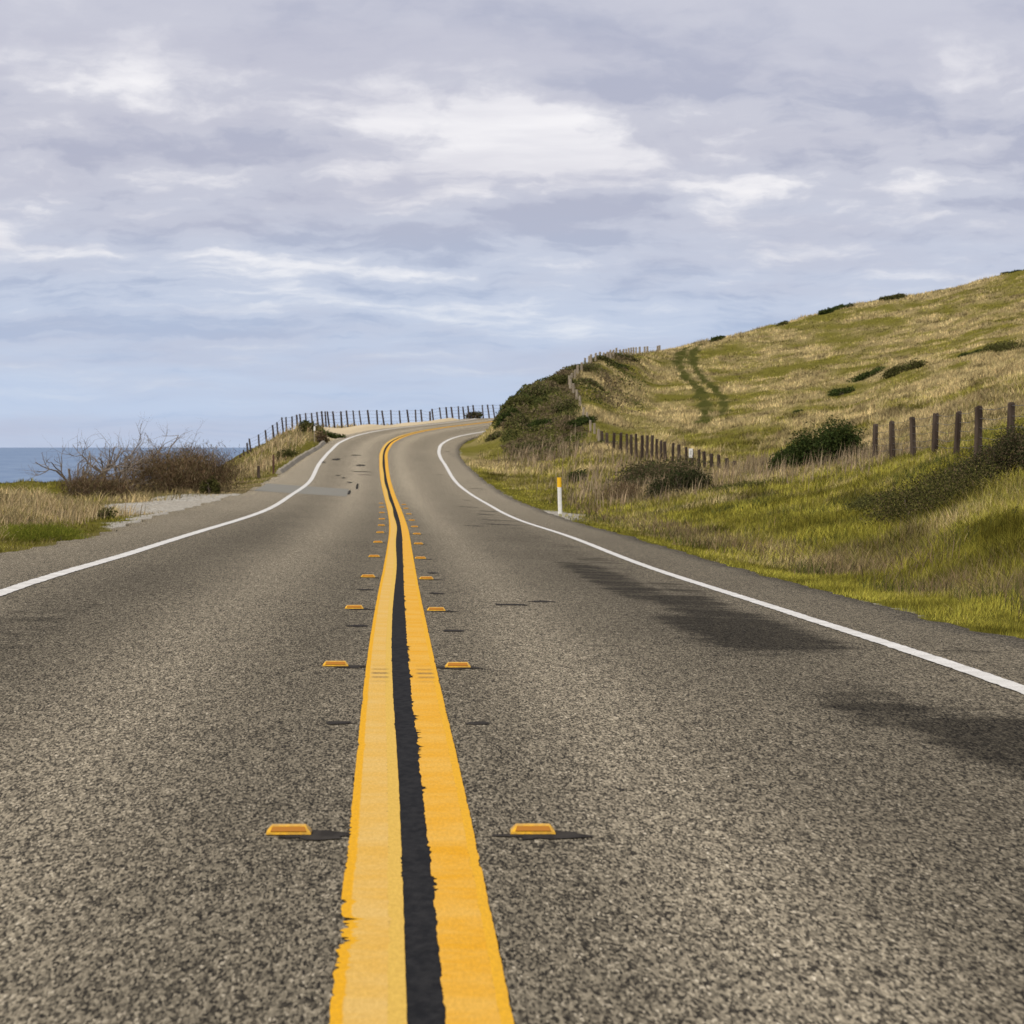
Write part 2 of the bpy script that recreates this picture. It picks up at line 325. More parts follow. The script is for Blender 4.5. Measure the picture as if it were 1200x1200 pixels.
# ------------------------------------------------------------------ vegetation zones (plan positions given as bearing, distance)
def seg_dist(X, Y, pts):
    best = np.full(np.shape(X), 1e9)
    for (ax, ay), (bx, by) in zip(pts[:-1], pts[1:]):
        vx, vy = bx-ax, by-ay; t = np.clip(((X-ax)*vx+(Y-ay)*vy)/(vx*vx+vy*vy), 0, 1)
        best = np.minimum(best, np.hypot(X-ax-t*vx, Y-ay-t*vy))
    return best
def plan(pts): return [((u-600)/F*Y, Y) for u, Y in pts]
trackA = plan([(806,299),(797,285),(795,270),(806,254),(818,241),(826,229),(829,217),(823,206)])
trackB = plan([(822,300),(812,288),(811,274),(821,258),(836,244),(846,232),(849,222),(844,212)])
def zones(X, Y, t, d):
    u = X/Y*F+600
    over = np.where(d < 0, -d-edgeL(t), d-edgeR(t))
    n1 = fbm(X*.16, Y*.10, 4); n2 = fbm(X*.6+40, Y*.45+9, 3); n3 = fbm(X*.05+7, Y*.05+3, 3); n4 = fbm(X*.35+90, Y*.16+31, 4)
    right = d > 0
    # right bank
    dry = .20+1.1*(n1-.5)+.9*(n2-.5)
    toe = np.exp(-((over-1.9-.8*(n1-.5))/.8)**2)*sm(Y, 22, 28)*(1-sm(Y, 80, 95))
    dry = dry+.38*toe
    crest = sm(Y, 100, 118)*(1-sm(Y, 165, 185))*sm(u, 690, 760)
    dry = dry+.5*crest
    strip = 1-sm(over+.8*(n2-.5), .5, 1.1); dry = dry-.35*strip*right
    hill = sm(Y, 140, 185)
    hd = .40+2.3*(n4-.5)+1.6*(n1-.5)+1.5*(n2-.5)+.35*sm(u, 850, 1000)*(1-sm(Y, 190, 255))-.12*sm(Y, 250, 300)-.2*(1-sm(u, 640, 760))
    hd = hd+.5*sm(Y, 285, 320)*sm(n3, .45, .6)
    dry = np.where(right, dry*(1-hill)+hd*hill, dry)
    scrub = right*sm(u+10*(n2-.5)+.35*(Y-200), 585, 597)*(sm(Y, 182, 200)*(1-sm(u+18*(n1-.5), 672, 690))+.0)
    # left side
    field = sm(Y+20*(n1-.5), 98, 116)*(1-sm(Y, 160, 175))*(1-sm(u, 90, 150))
    ld = .74+1.5*(n2-.5)+.8*(n1-.5)-.75*np.exp(-((over-.7)/1.0)**2)*(1-sm(Y, 62, 80))-field*.85
    ld = np.where(Y > 130, .62+1.4*(n1-.5)-.3*(1-sm(over, .5, 2.0)), ld)*(1-field)+field*(.15+.6*(n2-.5))
    dry = np.where(right, dry, ld)
    dry = np.clip(dry, 0, 1)
    # bare gravel and dirt
    wob = 1.6*(n2-.5)
    g = sm(t, 50, 60)*(1-sm(t, 103, 112))*(1-sm(-d+wob*1.6, 5.0+2.4*sm(t, 66, 92), 6.2+2.4*sm(t, 66, 92)))*(d < 0)
    g = np.maximum(g, sm(t, 208, 216)*(d < 0)*sm(u, 372, 388)*(1-sm(-d+wob, 7.0, 8.0))*(1-sm(u, 1500, 1600)))
    g = np.maximum(g, (d > 0)*np.exp(-((t-100)/9)**2)*(1-sm(over+wob, .8, 1.6)))
    g = np.maximum(g, (1-sm(over+.35*wob, .10, .32))*.45*sm(fbm(t*.35, 0*t+2, 3), .42, .6))
    tr = np.maximum(1-sm(seg_dist(X, Y, trackA)+1.0*(n2-.5), .34, .62), 1-sm(seg_dist(X, Y, trackB)+1.0*(n2-.5), .26, .52)*.95)
    tr = tr*(.8+.2*sm(fbm(X*1.3+5, Y*.5, 2), .3, .5))
    return dry, np.clip(g, 0, 1), np.clip(scrub, 0, 1), tr
dry, grv, scr, trk = zones(XX, YY, TT, DD)
G_GREEN = np.array([.235, .210, .034]); G_DRY = np.array([.37, .285, .145]); G_SCRUB = np.array([.055, .060, .022]); G_TRK = np.array([.085, .088, .022])
H_DRY = np.array([.47, .365, .175])
def zone_color(dry, scr, trk, hill):
    dr = dry[..., None]; hl = hill[..., None]
    green = G_GREEN*(1-hl)+np.array([.215, .190, .038])*hl
    dcol = G_DRY*(1-hl)+H_DRY*hl
    c = green*(1-dr)+dcol*dr
    c = c*(1-.75*scr[..., None])+G_SCRUB*.75*scr[..., None]
    return c*(1-trk[..., None])+G_TRK*trk[..., None]
hillm = sm(YY, 140, 185)*(DD > 0)
zc = zone_color(dry, scr, trk, hillm)*(.5+.2*hillm[..., None])

def attr_mat(name, rough=.9, trans=0.0, up=0.0, var=0.0):
    m = bpy.data.materials.new(name); m.use_nodes = True; k = NT(m.node_tree); k.n.clear()
    at = k.node('ShaderNodeAttribute', attribute_name='col').outputs['Color']
    out = k.node('ShaderNodeOutputMaterial')
    if up:
        geo = k.node('ShaderNodeNewGeometry').outputs['Normal']
        ad = k.node('ShaderNodeVectorMath', operation='MULTIPLY_ADD'); k.set(ad.inputs[0], geo); ad.inputs[1].default_value = (1-up,)*3; ad.inputs[2].default_value = (0, 0, up)
        nn = k.node('ShaderNodeVectorMath', operation='NORMALIZE'); k.set(nn.inputs[0], ad.outputs[0])
    d = k.node('ShaderNodeBsdfDiffuse'); k.set(d.inputs[0], at)
    if up: k.l.new(nn.outputs[0], d.inputs['Normal'])
    sh = d.outputs[0]
    if trans:
        tr = k.node('ShaderNodeBsdfTranslucent'); k.set(tr.inputs[0], at)
        mxs = k.node('ShaderNodeMixShader'); mxs.inputs[0].default_value = trans
        k.l.new(sh, mxs.inputs[1]); k.l.new(tr.outputs[0], mxs.inputs[2]); sh = mxs.outputs[0]
    k.l.new(sh, out.inputs[0])
    return m
def pmat(name, color, rough=.8, spec=.2, noise=None, bump=0.0, metal=0.0):
    m = bpy.data.materials.new(name); m.use_nodes = True; k = NT(m.node_tree); b = k.n['Principled BSDF']
    b.inputs['Roughness'].default_value = rough; b.inputs['Specular IOR Level'].default_value = spec; b.inputs['Metallic'].default_value = metal
    tcn = k.node('ShaderNodeTexCoord').outputs['Object']
    if noise:
        sc, c2, st = noise; f = k.noise(k.vmul(tcn, st), sc, 5, .6)
        k.set(b.inputs['Base Color'], k.mix(k.ramp(f, .3, .7), (*color, 1), (*c2, 1)))
        if bump:
            bp = k.node('ShaderNodeBump'); bp.inputs['Strength'].default_value = bump; bp.inputs['Distance'].default_value = .01; k.set(bp.inputs['Height'], f); k.l.new(bp.outputs[0], b.inputs['Normal'])
    else: b.inputs['Base Color'].default_value = (*color, 1)
    return m

# ground material: soil and grass mat under the blades, gravel where bare
gm = bpy.data.materials.new('ground'); gm.use_nodes = True; k = NT(gm.node_tree); b = k.n['Principled BSDF']
b.inputs['Roughness'].default_value = 1; b.inputs['Specular IOR Level'].default_value = 0
oc = k.node('ShaderNodeTexCoord').outputs['Object']
zcol = k.node('ShaderNodeAttribute', attribute_name='col').outputs['Color']
gv = k.node('ShaderNodeAttribute', attribute_name='gravel').outputs['Fac']
f1 = k.noise(oc, 2.2, 6, .65); f2 = k.noise(oc, .35, 4, .6)
gr = k.mix(k.ramp(f1, .3, .7), zcol, (.06, .055, .02), 'MIX'); gr = k.mix(.35, zcol, gr)
st = k.voro(oc, 14, 'Color'); sb = k.node('ShaderNodeSeparateColor'); k.set(sb.inputs[0], st)
gcol = k.mix(sb.outputs[0], (.16, .148, .125), (.50, .465, .40)); gcol = k.mix(k.ramp(f2, .35, .65, 0, .35), gcol, (.34, .30, .24)); gcol = k.mix(k.math('MULTIPLY', k.node('ShaderNodeAttribute', attribute_name='sand').outputs['Fac'], .9), gcol, (.56, .45, .29))
k.set(b.inputs['Base Color'], k.mix(k.ramp(k.math('ADD', gv, k.math('MULTIPLY', k.math('SUBTRACT', f1, .5), .9)), .35, .65), gr, gcol))
bp = k.node('ShaderNodeBump'); bp.inputs['Strength'].default_value = .7; bp.inputs['Distance'].default_value = .15; k.set(bp.inputs['Height'], f1); k.l.new(bp.outputs[0], b.inputs['Normal'])
R_, C_ = XX.shape; idx = np.arange(R_*C_).reshape(R_, C_)
quads = np.stack([idx[:-1, :-1], idx[:-1, 1:], idx[1:, 1:], idx[1:, :-1]], -1).reshape(-1, 4)
me = mesh_np('ground', np.stack([XX, YY, ZZ], -1).reshape(-1, 3), quads, col=zc.reshape(-1, 3), smooth=True)
sa_ = me.attributes.new('sand', 'FLOAT', 'POINT'); sa_.data.foreach_set('value', sm(TT, 198, 210).ravel().astype(np.float32))
ga = me.attributes.new('gravel', 'FLOAT', 'POINT'); ga.data.foreach_set('value', grv.ravel().astype(np.float32))
tag(link('ground', me, gm), 'grassy hillside and roadside verge sloping beside the highway', kind='structure')

# ------------------------------------------------------------------ sea
sm_ = bpy.data.materials.new('sea'); sm_.use_nodes = True; k = NT(sm_.node_tree); b = k.n['Principled BSDF']
oc = k.node('ShaderNodeTexCoord').outputs['Object']
wv_ = k.noise(k.vmul(oc, (.012, .0022, 1)), 1.0, 6, .65); wv2 = k.noise(k.vmul(oc, (.0009, .00012, 1)), 1.0, 4, .6)
k.set(b.inputs['Base Color'], k.mix(k.ramp(k.math('ADD', k.math('MULTIPLY', wv_, .7), k.math('MULTIPLY', wv2, .3)), .38, .62), (.125, .19, .31), (.185, .255, .37)))
b.inputs['Roughness'].default_value = .65; b.inputs['Specular IOR Level'].default_value = .12
rr = np.exp(np.linspace(math.log(120), math.log(420000), 70)); aa = np.radians(np.linspace(-75, 75, 61))
RR, AA = np.meshgrid(rr, aa, indexing='ij')
sv = np.stack([RR*np.sin(AA), RR*np.cos(AA), np.full(RR.shape, -58.0)], -1).reshape(-1, 3)
ii = np.arange(len(sv)).reshape(RR.shape)
tag(link('sea', mesh_np('sea', sv, np.stack([ii[:-1, :-1], ii[:-1, 1:], ii[1:, 1:], ii[1:, :-1]], -1).reshape(-1, 4)), sm_), 'blue grey ocean reaching the horizon', kind='structure')

# ------------------------------------------------------------------ road
def road_material():
    m = bpy.data.materials.new('asphalt'); m.use_nodes = True; k = NT(m.node_tree); b = k.n['Principled BSDF']
    uv = k.node('ShaderNodeUVMap').outputs[0]; d, t, _ = k.sep(uv)
    gv = k.comb(d, k.math('MULTIPLY', t, .17), 0)
    v = k.node('ShaderNodeTexVoronoi'); k.set(v.inputs['Vector'], gv); v.inputs['Scale'].default_value = 150
    vs = k.node('ShaderNodeSeparateColor'); k.set(vs.inputs[0], v.outputs['Color'])
    nz = k.noise(gv, 95, 4, .8); n5 = k.noise(gv, 22, 5, .75)
    gval = k.math('ADD', k.math('MULTIPLY', vs.outputs[0], .42), k.math('MULTIPLY', nz, .62))
    gval = k.math('ADD', gval, k.math('MULTIPLY', k.math('SUBTRACT', n5, .5), .45))
    grain = k.ramp(gval, .26, .90)
    # slow tone changes along the lanes
    lat = k.noise(k.comb(k.math('MULTIPLY', d, 1.0), k.math('MULTIPLY', t, .035), 3), 1.0, 4, .6)
    big = k.noise(k.comb(k.math('MULTIPLY', d, .5), k.math('MULTIPLY', t, .09), 8), 1.0, 4, .6)
    streak = k.noise(k.comb(k.math('MULTIPLY', d, 1.2), k.math('MULTIPLY', t, .8), 5), 1.0, 4, .65)
    def band(c, s):
        return k.math('EXPONENT', k.math('MULTIPLY', k.math('POWER', k.math('DIVIDE', k.math('SUBTRACT', d, c), s), 2), -1))
    dw = k.math('ADD', d, k.math('MULTIPLY', k.math('SUBTRACT', lat, .5), 1.2))
    light = k.math('ADD', k.math('ADD', band(.92, .38), band(-1.35, .42)), k.math('MULTIPLY', band(-4.2, .7), .7))
    dark = k.math('ADD', k.math('ADD', band(2.2, .6), band(-2.45, .45)), k.math('ADD', k.math('MULTIPLY', band(-.5, .25), .5), k.math('MULTIPLY', band(.42, .18), .3)))
    tone = k.math('ADD', k.math('MULTIPLY', light, .46), k.math('MULTIPLY', dark, -.22))
    tone = k.math('ADD', tone, k.math('MULTIPLY', k.math('SUBTRACT', big, .5), .55))
    tone = k.math('ADD', tone, k.math('MULTIPLY', k.math('SUBTRACT', streak, .5), .30))
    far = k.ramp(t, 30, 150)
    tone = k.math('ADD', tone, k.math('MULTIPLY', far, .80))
    # oily wheel-path stains in the right lane, with frayed ends
    sn = k.noise(k.comb(k.math('MULTIPLY', d, .9), k.math('MULTIPLY', t, 1.3), 2), 1.0, 5, .65)
    stain = 0.0
    for c_, w_, t0, t1, a_ in ((2.75, .50, 12.3, 15.8, 1.1), (2.35, .30, 14.8, 17.2, .95), (3.75, .3, 12, 16, .5), (2.50, .55, 20.5, 26.5, 1.1), (2.62, .4, 25, 32, .95), (2.35, .35, 29, 44, .85), (2.9, .25, 31, 36, .7), (-2.6, .35, 18, 26, .45), (2.6, .3, 60, 74, .35), (3.7, .2, 20, 23, .4), (.95, .3, 27.2, 28.4, .35), (2.75, .3, 38, 58, .4)):
        e = k.math('MULTIPLY', k.ramp(t, t0-1, t0+1.2), k.ramp(t, t1-1.2, t1+1, 1, 0))
        dd = k.math('EXPONENT', k.math('MULTIPLY', k.math('POWER', k.math('DIVIDE', k.math('SUBTRACT', d, c_), w_), 4), -1))
        stain = k.math('MAXIMUM', stain, k.math('MULTIPLY', k.math('MULTIPLY', e, dd), a_))
    stain = k.ramp(k.math('ADD', stain, k.math('MULTIPLY', k.math('SUBTRACT', sn, .5), 2.3)), .25, 1.0)
    base = k.mix(grain, (.018, .0155, .0125), (.315, .268, .190))
    base = k.mix(k.ramp(grain, .80, 1.0, 0, .6), base, (.58, .51, .40))
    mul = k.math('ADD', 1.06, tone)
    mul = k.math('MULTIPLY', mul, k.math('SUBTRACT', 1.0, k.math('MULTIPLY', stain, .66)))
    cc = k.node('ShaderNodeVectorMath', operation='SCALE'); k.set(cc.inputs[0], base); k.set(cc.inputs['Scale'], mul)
    # thin transverse cracks far up the road
    k.set(b.inputs['Base Color'], cc.outputs[0])
    b.inputs['Roughness'].default_value = 1; b.inputs['Specular IOR Level'].default_value = .04
    bp = k.node('ShaderNodeBump'); bp.inputs['Strength'].default_value = .8; bp.inputs['Distance'].default_value = .008; k.set(bp.inputs['Height'], gval); k.l.new(bp.outputs[0], b.inputs['Normal'])
    return m
tv = np.concatenate([np.arange(-28, 15, .5), np.arange(15, 70, .15), np.arange(70, 180, .6), np.arange(180, 258, .5)])
fr = np.linspace(-1, 1, 25)
rv = []; ruv = []
jl = (fbm(tv*.9, 0*tv+3, 4)-.5)*.45; jr = (fbm(tv*.9, 0*tv+9, 4)-.5)*.30
for t, a, b_ in zip(tv, jl, jr):
    d = np.where(fr < 0, fr*(edgeL(t)+a), fr*(edgeR(t)+b_))
    p = road_pt(np.full(len(fr), t), d)
    e0 = p[0]-[0, 0, .25]; e1 = p[-1]-[0, 0, .25]
    rv.append(np.vstack([e0, p, e1])); ruv.append(np.vstack([[d[0], t], np.c_[d, np.full(len(d), t)], [d[-1], t]]))
nv = len(fr)+2; ii = np.arange(len(tv)*nv).reshape(len(tv), nv)
tag(link('road', mesh_np('road', np.vstack(rv), np.stack([ii[:-1, :-1], ii[:-1, 1:], ii[1:, 1:], ii[1:, :-1]], -1).reshape(-1, 4), uv=np.vstack(ruv), smooth=True), road_material()),
    'two lane coastal asphalt road curving right over the rise', kind='structure')

def ribbon(name, ts, d0, d1, lift, mat, ncol=2):
    d0 = np.broadcast_to(d0, ts.shape); d1 = np.broadcast_to(d1, ts.shape)
    f = np.linspace(0, 1, ncol); V = []; U = []
    for j in f:
        V.append(road_pt(ts, d0*(1-j)+d1*j, lift)); U.append(np.c_[np.full(len(ts), j), ts])
    V = np.stack(V, 1); U = np.stack(U, 1); ii = np.arange(len(ts)*ncol).reshape(len(ts), ncol)
    return mesh_np(name, V.reshape(-1, 3), np.stack([ii[:-1, :-1], ii[:-1, 1:], ii[1:, 1:], ii[1:, :-1]], -1).reshape(-1, 4), uv=U.reshape(-1, 2))
def paint_mat(name, kind):
    m = bpy.data.materials.new(name); m.use_nodes = True; k = NT(m.node_tree); b = k.n['Principled BSDF']
    x, t, _ = k.sep(k.node('ShaderNodeUVMap').outputs[0])
    oc = k.node('ShaderNodeTexCoord').outputs['Object']
    wide = k.noise(k.comb(k.math('MULTIPLY', x, .25), k.math('MULTIPLY', t, 2.2), 1), 1.0, 5, .7)
    worn = k.noise(k.comb(k.math('MULTIPLY', x, 12), k.math('MULTIPLY', t, 14), 1), 1.0, 5, .75)
    if kind == 'white':
        c = k.mix(k.ramp(wide, .35, .7), (.58, .56, .52), (.76, .74, .70)); thr = (.54, .74)
    else:
        if kind == 'yellow_left':
            pale = k.mix(k.ramp(wide, .35, .65), (.68, .40, .075), (.69, .45, .135)); strong = (.74, .375, .010)
            c = k.mix(k.ramp(k.math('ADD', x, k.math('MULTIPLY', k.math('SUBTRACT', wide, .5), .04)), .15, .19), strong, pale)
            c = k.mix(k.ramp(x, .74, .76), c, (.67, .43, .085))
            seam = k.math('EXPONENT', k.math('MULTIPLY', k.math('POWER', k.math('DIVIDE', k.math('SUBTRACT', x, .75), .035), 2), -1))
        else:
            c = k.mix(k.ramp(wide, .30, .70), (.72, .345, .008), (.73, .42, .075))
            c = k.mix(k.ramp(x, .80, .82), c, (.74, .39, .02))
            seam = k.math('EXPONENT', k.math('MULTIPLY', k.math('POWER', k.math('DIVIDE', k.math('SUBTRACT', x, .80), .02), 2), -1))
        tire = k.math('MULTIPLY', k.math('EXPONENT', k.math('MULTIPLY', k.math('POWER', k.math('DIVIDE', k.math('SUBTRACT', t, 18.2), .5), 2), -1)), k.ramp(k.math('ABSOLUTE', k.math('SUBTRACT', x, .55)), .2, .4, 1, 0))
        tread = k.ramp(k.math('SINE', k.math('MULTIPLY', t, 19.0)), -.2, .5)
        c = k.mix(k.math('MULTIPLY', k.math('MULTIPLY', tire, k.math('MULTIPLY', tread, k.ramp(worn, .30, .55))), .75), c, (.12, .09, .05))
        lines = k.noise(k.comb(k.math('MULTIPLY', x, .4), k.math('MULTIPLY', t, 22), 4), 1.0, 3, .6)
        c = k.mix(k.ramp(lines, .66, .74, 0, .35), c, (.35, .20, .03))
        wornseam = k.ramp(k.math('ADD', worn, k.math('MULTIPLY', seam, .14)), .66, .82)
        patch = k.ramp(k.math('ADD', worn, k.math('MULTIPLY', k.ramp(k.noise(k.comb(0.0, k.math('MULTIPLY', t, .9), 2), 1.0, 2), .55, .7), .16)), .72, .8)
        c = k.mix(k.math('MULTIPLY', k.math('MAXIMUM', wornseam, patch), .7), c, (.14, .10, .04)); thr = None
    gx = k.comb(k.math('MULTIPLY', x, .16), k.math('MULTIPLY', t, .17), 0); gn = k.noise(gx, 95, 4, .8)
    pits = k.noise(gx, 40, 5, .85)
    c = k.mix(k.ramp(gn, .35, .68, .30, 0), c, (.30, .16, .02) if kind != 'white' else (.34, .31, .28))
    c = k.mix(k.ramp(pits, .66, .76, 0, .75), c, (.10, .075, .035) if kind != 'white' else (.16, .145, .125))
    if thr: c = k.mix(k.ramp(worn, *thr), c, (.2, .18, .16))
    k.set(b.inputs['Base Color'], c); b.inputs['Roughness'].default_value = .85; b.inputs['Specular IOR Level'].default_value = .08
    bp = k.node('ShaderNodeBump'); bp.inputs['Strength'].default_value = .5; bp.inputs['Distance'].default_value = .004; k.set(bp.inputs['Height'], worn); k.l.new(bp.outputs[0], b.inputs['Normal'])
    return m
tl = np.concatenate([np.arange(2, 16, .012), np.arange(16, 40, .03), np.arange(40, 110, .2), np.arange(110, 257, .4)])
hw = pchip([2, 12, 20, 30, 45, 70, 120, 285], [.203, .203, .198, .185, .178, .185, .215, .23])(tl)     # half width of the double line
amp_ = np.interp(tl, [0, 16, 60, 100], [1, .8, .4, .2])
def jag(seed, a):                                                  # ragged paint edge with a few torn bites
    j = (fbm(tl*9+seed, 0*tl+seed, 4)-.5)*.020
    bite = sm(fbm(tl*2.2+seed*3, 0*tl+seed, 2), .56, .72)*np.abs(fbm(tl*26+seed, 0*tl+2*seed, 3)-.35)*.075
    return (j-bite)*a*amp_
outerL = -hw-.3*jag(3.3, 1)-.008; outerR = hw+jag(8.8, .25)
bl_ = -.047+.012*np.sin(tl*.21)+jag(5.1, .2); br_ = np.interp(tl, [0, 9, 14, 22, 40, 70, 150], [.055, .05, .042, .040, .040, .048, .062])-jag(12.4, 1)
bl_ = np.where(tl > 60, bl_-.012*sm(tl, 60, 150), bl_)
outerL = outerL+np.where((tl > 7.6) & (tl < 9.2), -jag(21.7, 1.4), 0)
tag(link('road_marking_yellow', ribbon('road_marking_yellow', tl, outerL, bl_-.001, .006, paint_mat('yellow_paint_left', 'yellow_left'), 4)), 'left stripe of the double yellow centre line', kind='structure')
bpy.data.objects['road_marking_yellow'].data.materials.append(bpy.data.materials['yellow_paint_left'])
o = link('road_marking_yellow', ribbon('road_marking_yellow', tl, br_+.001, outerR, .006, None, 4), paint_mat('yellow_paint_right', 'yellow_right')); tag(o, 'right stripe of the double yellow centre line', kind='structure')
tar = pmat('tar', (.010, .010, .011), .9, .05, (30, (.024, .023, .023), (1, .4, 1)), .5)
o = link('road_marking_black', ribbon('road_marking_black', tl, bl_-.03, br_+.05, .003, None, 3), tar); tag(o, 'black strip between the two yellow stripes', kind='structure')
white = paint_mat('white_paint', 'white')
for sgn, hwid, nm in ((-1, .07, 'left'), (1, .065, 'right')):
    j1 = (fbm(tl*6+sgn, 0*tl, 3)-.5)*.02; j2 = (fbm(tl*6+7*sgn, 0*tl+4, 3)-.5)*.02
    wf = np.interp(tl, [0, 120, 200, 285], [1, 1.1, 1.5, 1.6])
    wobble = .05*np.sin(tl*.11+sgn)*sm(tl, 30, 60)
    o = link('road_marking_white', ribbon('road_marking_white', tl, sgn*LANE-hwid*wf+j1+wobble, sgn*LANE+hwid*wf+j2+wobble, .006, None), white); tag(o, 'white edge line along the %s side of the road' % nm, kind='structure')

# repair patch, dike, tar scars and cracks
patchm = pmat('patch_asphalt', (.175, .166, .142), 1, .02, (25, (.25, .238, .205), (1, 1, 1)), .3)
ts = np.arange(112, 127, .25); e = (fbm(ts*1.5, 0*ts, 3)-.5)*.1
tag(link('road_patch', ribbon('road_patch', ts, -4.75+e, -1.55+e*.5, .004, None, 6), patchm), 'pale grey square repair patch across the left edge line', kind='structure')
V = []; Fc = []
def scar(t, d, w, l, seed, slant=0.0):
    k0 = len(V); n_ = 22; r = random.Random(seed)
    for i in range(n_):
        a = 2*math.pi*i/n_; rr_ = 1+.7*(r.random()-.5)
        dd = w/2*math.cos(a)*rr_; V.append(road_pt(t+l/2*math.sin(a)*rr_+slant*dd, d+dd, .0035))
    Fc.append(list(range(k0, k0+n_)))
mk_t = []
for y in (977, 782, 715, 678, 654, 637, 625.5, 617, 609.5, 602, 595.5, 591):      # marker rows up the road
    ts = np.linspace(8, 135, 6000); p = road_pt(ts, 0*ts); yy = HZ-(p[:, 2]-EYE)/p[:, 1]*F
    mk_t.append(float(ts[np.argmin(np.abs(yy-y))]))
for i, t in enumerate(mk_t):
    scar(t-.03, -.33 if t < 14 else -.31, .24, .24, i); scar(t-.05, .43 if t < 14 else .33, .27, .24, 50+i)
for i, (t, d, w_) in enumerate([(15.0, -.31, .15), (15.0, .34, .12), (23.3, -.3, .15), (22.9, .37, .16), (29.6, .35, .15), (30, -.33, .16), (36, .36, .15), (27.5, .95, .30), (28.4, 1.25, .22)]):
    scar(t, d, w_, np.interp(t, [10, 40], [.09, .5])*1.0, 90+i, .2)
for i, (t, d, w_, l) in enumerate([(133, -1.25, .12, 12), (120, -1.5, .16, 9), (146, -1.9, .2, 2.0), (158, -1.1, 1.1, 1.0), (153, -.9, .7, .8), (168, -1.2, .5, 2.6), (177, -2.6, .5, 3.5), (186, -1.6, .6, 2), (171, -3.2, .3, 2.5), (150, -2.2, .3, 1.4), (139, -1.6, .25, 2.2), (92, 2.6, .5, .8), (104, 2.4, .7, .9), (118, 2.8, .4, .7), (98, 2.9, .6, .9), (83, 2.7, 1.1, .7), (76, 2.5, 1.0, .8), (72, 1.7, .5, .6), (140, 3.9, .8, .7), (160, 2.7, .6, .6), (196, 4.0, .4, .6), (199, 3.8, .3, .5), (193, 4.1, .3, .5)]):
    scar(t, d, w_, l, 200+i, .3)
me = bpy.data.meshes.new('road_scars'); me.from_pydata([tuple(v) for v in V], [], Fc)
tag(link('road_scars', me, pmat('old_tar', (.024, .021, .019), 1, .03, (18, (.05, .044, .038), (1, .3, 1)))), 'dark tar smears and cracks on the asphalt', kind='structure')
mb = MB(); ts = np.arange(148, 207, .8)
for i in range(len(ts)-1):
    pr = []
    for t in (ts[i], ts[i+1]):
        j = (float(fbm(np.array(t*.8), np.array(1.), 3))-.5); d = -float(edgeL(t))+.05; hh = .17+.12*j
        pr.append([road_pt(t, d-.34, -.1), road_pt(t, d-.22, hh), road_pt(t, d-.10, hh*.9), road_pt(t, d+.02, .002)])
    mb.prism(pr[0][::-1], pr[1][::-1])
tag(mb.build('kerb_berm', pmat('berm', (.20, .175, .135), 1, .02, (4, (.36, .32, .25), (1, 1, 1)), .3)), 'low asphalt kerb along the left shoulder before the bend', kind='structure')

# ------------------------------------------------------------------ raised pavement markers
body_m = pmat('marker_body', (.72, .39, .014), .5, .3, (45, (.42, .23, .03), (1, 1, 1)))
lens_m = pmat('marker_lens', (.36, .135, .004), .25, .4)
ordn = ['nearest', 'second', 'third', 'fourth', 'fifth', 'sixth', 'seventh', 'eighth', 'ninth', 'tenth', 'eleventh', 'twelfth', 'thirteenth', 'fourteenth']
mb = MB(); hx, hy, hz = .075, .052, .027
r0 = [(-hx, -hy, 0), (hx, -hy, 0), (hx, hy, 0), (-hx, hy, 0)]; r1 = [(-hx+.002, -hy+.002, .007), (hx-.002, -hy+.002, .007), (hx-.002, hy-.002, .007), (-hx+.002, hy-.002, .007)]
r2 = [(-hx+.017, -hy+.026, hz-.002), (hx-.017, -hy+.026, hz-.002), (hx-.017, hy-.026, hz-.002), (-hx+.017, hy-.026, hz-.002)]; r3 = [(-hx+.021, -hy+.030, hz), (hx-.021, -hy+.030, hz), (hx-.021, hy-.030, hz), (-hx+.021, hy-.030, hz)]
V8 = r0+r1+r2+r3; fs = [(0, 3, 2, 1), (12, 13, 14, 15)]
for k_ in range(3):
    for i in range(4): fs.append((4*k_+i, 4*k_+(i+1) % 4, 4*k_+4+(i+1) % 4, 4*k_+4+i))
mb.add(V8, fs); body_me = mb.mesh('body'); body_me.materials.append(body_m)
mb = MB(); a = np.array([-hx+.016, -hy+.0035, .0085]); c = np.array([hx-.016, -hy+.0035, .0085]); e = np.array([hx-.022, -hy+.0225, .0225]); g = np.array([-hx+.022, -hy+.0225, .0225]); off = np.array([0, -.0022, .0022])
mb.prism([a, c, e, g], [a+off, c+off, e+off, g+off]); lens_me = mb.mesh('reflector'); lens_me.materials.append(lens_m)
for i, t in enumerate(mk_t):
    for s in (-1, 1):
        d = np.interp(t, [11, 19, 26, 34, 41, 60, 90], [-.41, -.385, -.365, -.325, -.33, -.35, -.36] if s < 0 else [.40, .325, .29, .275, .265, .32, .35])
        p = road_pt(t, d, .004); r = empty('road_marker', p, random.uniform(-.03, .03)+math.atan(.037))
        link('body', body_me, None, r); link('reflector', lens_me, None, r)
        side = 'left' if s < 0 else 'right'
        where = 'nearest the camera' if i == 0 else ('%s from the front' % ordn[i] if i < len(mk_t)-1 else 'farthest of its row')
        tag(r, 'yellow raised road marker %s of the double yellow line, %s' % (side, where), 'road marker', 'raised markers along the centre line')

